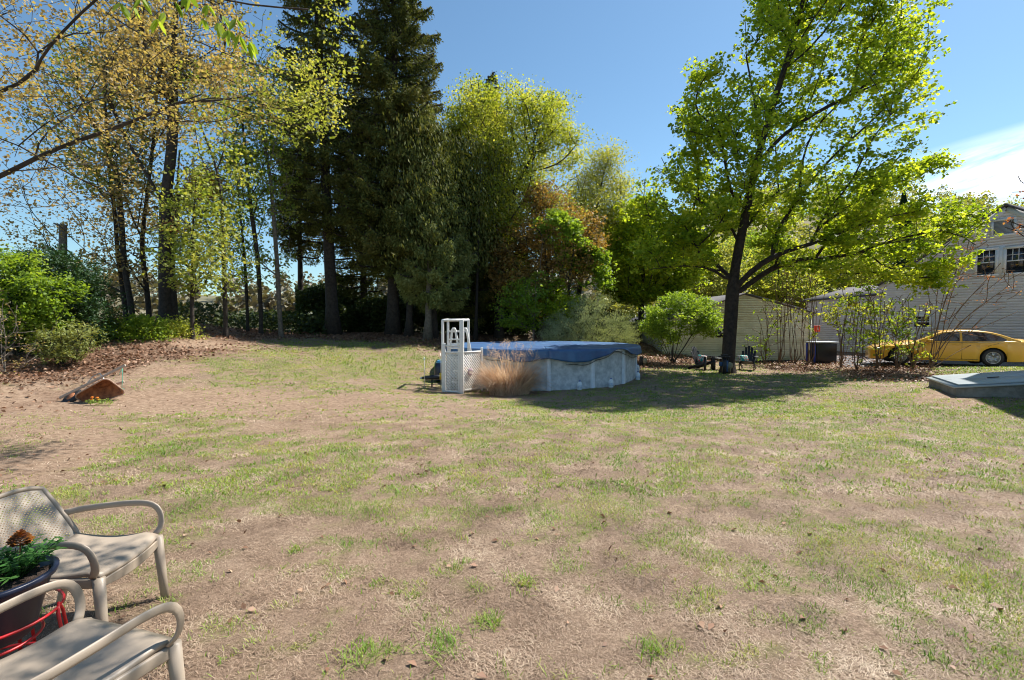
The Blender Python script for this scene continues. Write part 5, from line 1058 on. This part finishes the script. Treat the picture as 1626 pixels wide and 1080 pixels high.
for i in range(6): m_.box((0, -.2 + i * .08, .46), (.50, .07, .02))
m_.build('table_top', M['poly'], r_)
for a in (-1, 1):
    for b_ in (-1, 1): m_ = MB(); m_.box((a * .2, b_ * .17, .225), (.05, .05, .45)); m_.build('leg', M['poly'], r_)
fq = G(1151, 19.0); r_ = thing('pedestal_grill', 'small black pedestal with a flat top standing in front of the maple trunk', 'pedestal', fq); m_ = MB(); m_.box((0, 0, .3), (.12, .12, .66)); m_.build('post', M['poly'], r_); m_ = MB(); m_.box((0, 0, .66), (.34, .3, .05)); m_.box((-.0, 0, .72), (.2, .22, .07)); m_.build('top', M['poly'], r_, bevel=.01)
m_ = MB(); m_.box((.10, .0, .3), (.06, .1, .42)); m_.box((-.12, .03, .38), (.1, .1, .16)); m_.build('panel', mat('slate_blue', (.06, .12, .24), .5), r_)
for dx in (-.2, .2): m_ = MB(); m_.tube([(dx * .7, 0, .6), (dx, -.05, 0)], .009, 5); m_.build('leg', M['black'], r_)
r2 = thing('stone_ball', 'round tan stone ornament beside the black pedestal', 'ornament', (fq[0] + .22, 19.05, fq[2])); m_ = MB(); m_.lathe([(0, .06), (.05, .06), (.06, .2), (.10, .24), (.125, .32), (.10, .41), (.05, .44), (0, .445)], n=18); m_.build('ball', mat('tan_stone', (.30, .27, .17), .8, noise=.2), r2, smooth=True)
# bin, red sign
bq_ = G(1306, 23.4); r_ = thing('storage_bin', 'black bin with blue frame and pale lid right of the garage', 'bin', bq_); m_ = MB(); m_.box((.06, 0, .48), (.92, .6, .9)); m_.build('body', M['black'], r_, bevel=.03); m_ = MB(); m_.box((0, 0, .98), (1.12, .7, .06)); m_.build('lid', mat('pale_lid', (.62, .66, .75), .4), r_, bevel=.01)
for dx in (-.52,): m_ = MB(); m_.box((dx, -.3, .48), (.06, .06, .94)); m_.box((dx, .3, .48), (.06, .06, .94)); m_.build('frame', mat('blue_frame', (.03, .06, .45), .4), r_)
sq = P(1297, 522, 24.2); r_ = thing('red_sign', 'small red sign with a white mark above the black bin', 'sign', sq); m_ = MB(); m_.box((0, 0, 0), (.32, .03, .30)); m_.build('panel', mat('sign_red', (.75, .06, .025), .5), r_, bevel=.01); m_ = MB(); m_.box((.05, -.018, .0), (.05, .006, .15)); m_.build('mark', M['trim'], r_)
m_ = MB(); m_.box((0, .03, -.9), (.05, .04, 1.6)); m_.build('post', M['trim'], r_); m_ = MB(); m_.box((-.14, .0, -.28), (.09, .04, .26)); m_.build('tag', mat('sign_yellow', (.7, .5, .05), .5), r_)
# far bits right of the pool
lq = G(1019, 21.6); r_ = thing('log_post', 'short dark log post with a pale end beside the pool', 'post', lq); m_ = MB(); m_.tube([(0, 0, -.02), (0, 0, .42)], .085, 10); m_.build('bark', M['bark'], r_); m_ = MB(); m_.tube([(.17, .05, .10), (.12, -.1, .3)], .09, 10); m_.build('log', mat('log_end', (.35, .28, .18), .8), r_)
uq = G(1012, 30); r_ = thing('utility_box', 'pale blue-grey cabinet far behind the right end of the pool', 'cabinet', uq); m_ = MB(); m_.box((0, 0, .75), (.26, .3, .75)); m_.build('cabinet', mat('box_grey', (.45, .55, .58), .5), r_, bevel=.05); m_ = MB(); m_.box((-.09, 0, .2), (.04, .04, .4)); m_.box((.09, 0, .2), (.04, .04, .4)); m_.build('stand', M['dark'], r_)

# ------------------------------------------------------------------ yellow car
M['carpaint'] = mat('yellow_paint', (.74, .40, .03), .28, coat=.6, spec=.5); M['seam'] = mat('seam', (.03, .02, .01), .6); M['chrome'] = mat('alloy', (.55, .55, .56), .3, metal=.8)
rw = np.array([18.62, 19.5]); fw = np.array([15.96, 20.7]); fd_ = (fw - rw) / np.linalg.norm(fw - rw); rz = math.atan2(fd_[1], fd_[0]); lf = np.array([-fd_[1], fd_[0]]); org = rw - lf * .80; WB = float(np.linalg.norm(fw - rw))
car = thing('car', 'yellow four-door sedan parked before the grey house', 'car', (org[0], org[1], float(gz(rw[0], rw[1])) + .0), rz)
def arch(x):
    z = .20 + .04 * max(0, (-x - .7)) 
    for xc in (0, WB):
        if abs(x - xc) < .41: z = max(z, .33 + math.sqrt(.41 ** 2 - (x - xc) ** 2))
    return z
xs = sorted(set([-1.16, -1.12, -1.0, -.8, -.6] + [round(xc + d, 3) for xc in (0, WB) for d in (-.41, -.409, -.40, -.38, -.34, -.28, -.2, -.1, 0, .1, .2, .28, .34, .38, .40, .409, .41)] + [.6, .8, 1.0, 1.3, 1.6, 1.9, 2.2, WB + .6, WB + .75, WB + .86, WB + .93]))
def itp(x, p): p = np.array(p); return float(np.interp(x, p[:, 0], p[:, 1]))
zsh = [(-1.16, .90), (-1.1, .98), (-.5, 1.0), (.5, .955), (2.2, .91), (WB, .84), (WB + .6, .74), (WB + .93, .60)]; ztp = [(-1.16, .96), (-1.1, 1.06), (-.7, 1.07), (.0, 1.06), (2.3, .98), (WB, .91), (WB + .6, .80), (WB + .93, .64)]
wdt = [(-1.16, .72), (-1.0, .84), (-.5, .905), (.5, .915), (2.2, .91), (WB, .90), (WB + .5, .84), (WB + .8, .72), (WB + .93, .55)]
g_ = []
for x in xs:
    z0 = arch(x); zs = itp(x, zsh); zt_ = itp(x, ztp); w = itp(x, wdt); zm = (z0 + zs) / 2
    half = [(w * .965, z0), (w * .985, z0 + (zs - z0) * .12), (w, z0 + (zs - z0) * .45), (w * .992, z0 + (zs - z0) * .72), (w * .985, zs - .05), (w * .93, zs), (w * .6, zt_), (w * .3, zt_ + .015), (0, zt_ + .02)]
    g_.append([(x, y, z) for y, z in half] + [(x, -y, z) for y, z in half[::-1][1:]])
m_ = MB(); m_.grid(np.array(g_)); n_ = len(g_[0]); m_.add(g_[0], [list(range(n_))]); m_.add(g_[-1], [list(range(n_))[::-1]]); m_.build('body', M['carpaint'], car, smooth=True, fixn=True)
m_ = MB(); m_.box((1.4, 0, .30), (4.6, 1.5, .22)); m_.box((0, 0, .55), (.9, 1.5, .5)); m_.box((WB, 0, .5), (.9, 1.5, .45)); m_.build('underbody', M['dark'], car)
rf_ = [(2.42, .95), (2.1, 1.11), (1.8, 1.25), (1.55, 1.345), (1.3, 1.39), (.9, 1.415), (.4, 1.405), (.0, 1.345), (-.3, 1.25), (-.6, 1.12), (-.82, 1.04)]
def gw_(z): return .84 - .42 * (z - .93)
g_ = []
for x, z in rf_: wt = gw_(z - .03); g_.append([(x, gw_(.90), .90), (x, wt, z - .03), (x, wt * .86, z), (x, 0, z + .015), (x, -wt * .86, z), (x, -wt, z - .03), (x, -gw_(.90), .90)])
m_ = MB(); m_.grid(np.array(g_)); m_.build('roof', M['carpaint'], car, smooth=False, fixn=True, bevel=.01)
for lab, poly in (('window', [(2.08, .975), (1.78, 1.16), (1.52, 1.275), (1.3, 1.32), (.98, 1.342), (1.0, .975)]), ('window', [(.92, .975), (.90, 1.345), (.42, 1.335), (.05, 1.275), (-.22, 1.18), (-.42, 1.06), (-.40, .985)])):
    for sg in (1, -1):
        m_ = MB(); V = [(x, sg * (gw_(z) + .006), z) for x, z in poly]; m_.add(V, [list(range(len(V)))]); m_.build(lab, M['glass'], car)
for lab, a in (('windscreen', rf_[0:4]), ('rear_window', rf_[7:11])):
    m_ = MB(); g_ = [[(x, s_ * gw_(z - .03) * .83, z + .006 + .013 * (1 - abs(s_))) for s_ in (-1, -.5, 0, .5, 1)] for x, z in a]; m_.grid(np.array(g_)); m_.build(lab, M['glass'], car)
for (xc, sg) in ((0, 1), (0, -1), (WB, 1), (WB, -1)):
    m_ = MB(); m_.lathe([(.23, -.10), (.31, -.105), (.338, -.07), (.345, 0), (.338, .07), (.31, .105), (.23, .10)], n=32, axis=(0, 1, 0)); w_ = m_.build('wheel', M['rubber'], car, smooth=True); w_.location = (xc, sg * .80, .345)
    m_ = MB(); m_.lathe([(.235, -.09), (.235, .085), (.22, .095), (.20, .07), (.2, -.02), (0, -.02)] if sg > 0 else [(.235, .09), (.235, -.085), (.22, -.095), (.20, -.07), (.2, .02), (0, .02)], n=32, axis=(0, 1, 0)); ri = m_.build('rim', M['chrome'], w_, smooth=True)
    for k in range(5):
        a = 2 * math.pi * k / 5 + .3
        for da in (-.13, .13): m_ = m_ if False else MB(); m_.bar((math.cos(a) * .03, sg * .085, math.sin(a) * .03), (math.cos(a + da) * .215, sg * .075, math.sin(a + da) * .215), .03, .03, up=(0, 1, 0)); o_ = m_.build('spoke', M['chrome'], w_)
m_ = MB()
for x in (2.2, .96, -.1):
    zz = [.26, .5, .75, .93] if x > 0 else [.78, .86, .95]; xx = [x, x, x, x] if x > 0 else [x + .28, x + .1, x - .2]; yv = [itp(x, wdt) * .995 + .003] * len(zz); m_.tube(list(zip(xx, yv, zz)), .005, 4)
m_.tube([(-.05, .918, .94), (1.0, .915, .925), (2.2, .905, .90)], .005, 4); m_.tube([(.45, .92, .27), (2.45, .92, .27)], .006, 4); m_.build('seam', M['seam'], car)
for x in (1.05, .05): m_ = MB(); m_.box((x + .1, .93, .845), (.2, .03, .03)); m_.build('door_handle', M['carpaint'], car, bevel=.008)
for sg in (1, -1): m_ = MB(); m_.box((1.98, sg * .98, .98), (.16, .2, .13)); m_.build('mirror', M['carpaint'], car, bevel=.03)
for sg in (1, -1): m_ = MB(); m_.box((-1.09, sg * .74, .83), (.16, .22, .17)); m_.build('tail_light', mat('tail_red', (.5, .02, .02), .2), car, bevel=.02); m_ = MB(); m_.box((-1.06, sg * .80, .90), (.16, .14, .05)); m_.build('reverse_lamp', mat('lamp_clear', (.75, .72, .72), .15), car, bevel=.01)
for sg in (1, -1): m_ = MB(); m_.box((WB + .74, sg * .68, .62), (.2, .2, .12)); m_.build('headlight', M['chrome'], car, bevel=.03)

# ------------------------------------------------------------------ patio chairs
def perforated(name, base, sc, vz=(1, 0, 0), uz=(0, 0, 1), lim=None):
    m = mat(name, base, .42); t = m.node_tree; lk = t.links.new; b = t.nodes['Principled BSDF']; tcn = nd(t, 'ShaderNodeUVMap'); sp = nd(t, 'ShaderNodeSeparateXYZ'); lk(tcn.outputs[0], sp.inputs[0])
    def w(op, a, b_=None, clamp=False):
        n = nd(t, 'ShaderNodeMath', operation=op, use_clamp=clamp)
        for i, v in enumerate((a, b_)):
            if v is None: continue
            if isinstance(v, (int, float)): n.inputs[i].default_value = v
            else: lk(v, n.inputs[i])
        return n.outputs[0]
    a = w('MULTIPLY', sp.outputs[0], sc); c = w('MULTIPLY', sp.outputs[1], sc)
    f1 = w('SUBTRACT', w('FRACT', w('ADD', a, c)), .5); f2 = w('SUBTRACT', w('FRACT', w('SUBTRACT', a, c)), .5)
    r = w('ADD', w('MULTIPLY', f1, f1), w('MULTIPLY', f2, f2)); hole = w('LESS_THAN', r, .085)
    ed = w('MULTIPLY', w('LESS_THAN', w('ABSOLUTE', w('SUBTRACT', sp.outputs[0], .5)), .43), w('MULTIPLY', w('GREATER_THAN', sp.outputs[1], .06), w('LESS_THAN', sp.outputs[1], .93)))
    tr = nd(t, 'ShaderNodeBsdfTransparent'); mx = nd(t, 'ShaderNodeMixShader'); lk(w('MULTIPLY', hole, ed), mx.inputs[0]); lk(b.outputs[0], mx.inputs[1]); lk(tr.outputs[0], mx.inputs[2]); lk(mx.outputs[0], t.nodes['Material Output'].inputs[0]); return m
M['perf'] = perforated('perforated_resin', (.33, .28, .225), 21)
def patio_chair(label, loc, rz):
    """faces +y, width along x"""
    r_ = thing('patio_chair', label, 'patio chair', loc, rz, 'taupe resin patio chairs')
    u_ = np.linspace(-1, 1, 17); v_ = np.linspace(0, 1, 15); U_, V_ = np.meshgrid(u_, v_, indexing='ij')
    wdth = .235 - .0 * V_; y = -.21 + .45 * V_ - .02 * U_ ** 2 * V_; z = .43 - .025 * np.sin(math.pi * np.clip(V_, 0, 1)) - .03 * np.clip((V_ - .8) / .2, 0, 1) ** 2 + .012 * U_ ** 2
    m_ = MB(); m_.grid(np.stack([U_ * wdth, y, z], -1)); m_.build('seat', M['taupe'], r_, smooth=True, solid=.022)
    m_ = MB(); m_.grid(np.stack([U_ * .235, .235 - .02 * U_ ** 2 + 0 * V_, .395 - V_ * .05 * (1 - .35 * U_ ** 2)], -1)); m_.build('front_apron', M['taupe'], r_, smooth=True, solid=.02)
    for s_ in (-1, 1):
        m_ = MB(); m_.bar((s_ * .235, -.2, .395), (s_ * .235, .225, .385), .025, .05); m_.build('side_rail', M['taupe'], r_, bevel=.008)
    yb = -.20 - .16 * V_ - .045 * (1 - U_ ** 2) - .02 * V_ ** 2; zb = .43 + .31 * V_ - .03 * V_ * U_ ** 4 ; wb_ = .245 - .01 * V_; xb_ = U_ * wb_
    m_ = MB(); g = np.stack([xb_, yb, zb], -1); m_.grid(g); o_ = m_.build('backrest', M['perf'], r_, smooth=True)
    uv = o_.data.uv_layers.new(name='UVMap'); li = np.empty(len(o_.data.loops), np.int32); o_.data.loops.foreach_get('vertex_index', li); uvv = np.stack([(U_.ravel() + 1) / 2, V_.ravel()], 1)[li]; uv.data.foreach_set('uv', uvv.astype(np.float32).ravel())
    m_ = MB(); edge = np.vstack([g[0, :], g[1:, -1], g[-1, ::-1][1:]]); m_.tube(edge, .0125, 8); m_.build('back_edge', M['taupe'], r_, smooth=True)
    for s_ in (-1, 1):
        m_ = MB(); pts = np.array([(s_ * .242, -.28, .565), (s_ * .268, -.22, .575), (s_ * .28, -.08, .588), (s_ * .28, .06, .598), (s_ * .28, .15, .595), (s_ * .279, .195, .575), (s_ * .277, .215, .535), (s_ * .272, .225, .50), (s_ * .265, .222, .44), (s_ * .245, .19, .415)])
        q = resample(pts, .03); m_.tube(q, .018, 10, flat=.38, up=(s_ * 1.0, 0, .05)); m_.build('armrest', M['taupe'], r_, smooth=True)
        m_ = MB(); m_.tube([(s_ * .238, .215, .41), (s_ * .245, .23, .2), (s_ * .252, .245, 0)], [.027, .023, .02], 10); m_.build('front_leg', M['taupe'], r_, smooth=True)
        m_ = MB(); m_.tube([(s_ * .235, -.22, .44), (s_ * .245, -.28, .2), (s_ * .255, -.33, 0)], [.026, .023, .02], 10); m_.build('rear_leg', M['taupe'], r_, smooth=True)
    return r_
patio_chair('taupe resin armchair behind the flower pot, turned towards the lawn', (-2.23, 2.60, -.042), math.radians(-84))
patio_chair('taupe resin armchair in the bottom left corner, seen from its back', (-1.58, 1.74, -.03), math.radians(-17))
# pot on red wire stand
pc_ = np.array([-2.19, 2.06, -.03]); st = thing('plant_stand', 'red wire plant stand between the two patio chairs', 'plant stand', pc_); M['redwire'] = mat('red_wire', (.55, .02, .025), .35)
m_ = MB(); a = np.linspace(0, 2 * math.pi, 33); m_.tube(np.stack([.24 * np.cos(a), .24 * np.sin(a), np.full(33, .40)], 1), .006, 6, cap=False); m_.tube(np.stack([.17 * np.cos(a), .17 * np.sin(a), np.full(33, .30)], 1), .006, 6, cap=False); m_.tube(np.stack([.2 * np.cos(a), .2 * np.sin(a), np.full(33, .16)], 1), .006, 6, cap=False); m_.build('hoop', M['redwire'], st, smooth=True)
for k in range(4):
    a = k * math.pi / 2 + .35; d = np.array([math.cos(a), math.sin(a), 0]); s_ = np.array([-d[1], d[0], 0]); m_ = MB()
    m_.tube([d * .30 - s_ * .03, d * .245 - s_ * .02 + (0, 0, .38), d * .24 + (0, 0, .415), d * .245 + s_ * .02 + (0, 0, .38), d * .30 + s_ * .03], .007, 6); m_.build('leg', M['redwire'], st, smooth=True)
pot = thing('flower_pot', 'glossy navy-black pot with soil on the red wire stand', 'pot', pc_ + (0, 0, .31)); m_ = MB(); m_.lathe([(0, 0), (.14, 0), (.15, .01), (.205, .22), (.225, .235), (.23, .255), (.215, .26), (.205, .245), (.2, .22), (.0, .21)], n=40); m_.build('pot', mat('pot_glaze', (.012, .018, .045), .38), pot, smooth=True)
m_ = MB(); q = np.linspace(0, 2 * math.pi, 41); g_ = [[(r * math.cos(a), r * math.sin(a), .225 + .012 * math.sin(9 * a + r * 60) * (r / .2)) for a in q] for r in (0.001, .05, .1, .15, .203)]; m_.grid(np.array(g_)); m_.build('soil', mat('potting_soil', (.09, .055, .04), .95, noise=.6, nscale=60, bump=1, bscale=150), pot)
M['marig'] = leafmat('marigold_leaf', [(.03, .10, .025), (.07, .20, .04), (.14, .30, .07)], .35, big=6); M['petal'] = mat('marigold_petal', (.42, .15, .012), .6, col2=(.16, .03, .008), nscale=60)
def marigold(loc, label, sp, nl, heads, petal):
    r_ = thing('marigold', label, 'flower', loc); mbs, mbl = MB(), MB()
    for k in range(nl):
        a = rng.uniform(0, 6.28); r = sp * rng.random() ** .6; h = rng.uniform(.05, .15); tip = np.array([r * math.cos(a), r * math.sin(a), h]); mbs.tube([tip * (.2, .2, 0), tip * (.7, .7, .75), tip], .0022, 4)
        for j in range(9):
            f = .35 + .65 * j / 8; c = tip * (f, f, .25 + .75 * f); dr = np.array([math.cos(a + (1 if j % 2 else -1) * .9), math.sin(a + (1 if j % 2 else -1) * .9), .25 * rng.normal()]); dr /= np.linalg.norm(dr); sv = np.cross(dr, (0, 0, 1)); l_ = .042
            mbl.add([c, c + dr * l_ * .5 + sv * .009, c + dr * l_, c + dr * l_ * .5 - sv * .009], [[0, 1, 2, 3]])
    mbs.build('stem', M['marig'], r_); mbl.build('leaves', M['marig'], r_)
    for (x, y, z) in heads:
        m_ = MB(); m_.tube([(x * .5, y * .5, 0), (x * .9, y, z * .6), (x, y, z)], .003, 5)
        for ringi, (nn_, rr, zz, tl) in enumerate(((12, .034, -.012, -.35), (14, .042, -.006, -.1), (15, .046, 0, .1), (14, .038, .009, .4), (11, .028, .016, .7), (9, .018, .022, 1), (5, .008, .027, 1.3))):
            for j in range(nn_):
                a = 6.283 * j / nn_ + ringi * .3 + rng.normal() * .08; d = np.array([math.cos(a), math.sin(a), 0]); sv = np.array([-d[1], d[0], 0]); upv = np.array([0, 0, 1.]); o = np.array([x, y, z + zz])
                m_.add([o + d * rr * .3, o + d * rr * .8 + sv * .012 + upv * (.004 + .008 * tl), o + d * (rr + .004) + upv * (.002 + .012 * tl + rng.normal() * .002), o + d * rr * .8 - sv * .012 + upv * (.004 + .008 * tl)], [[0, 1, 2, 3]])
        m_.build('flower', petal, r_)
marigold(pc_ + (.06, .06, .53), 'marigold with a rust-orange bloom growing in the navy pot', .17, 46, [(.01, .02, .16)], M['petal'])
marigold(pc_ + (-.05, -.07, .53), 'second marigold in the pot, pale cream bud at its left', .13, 26, [(-.03, -.05, .10)], mat('cream_petal', (.75, .68, .4), .6))
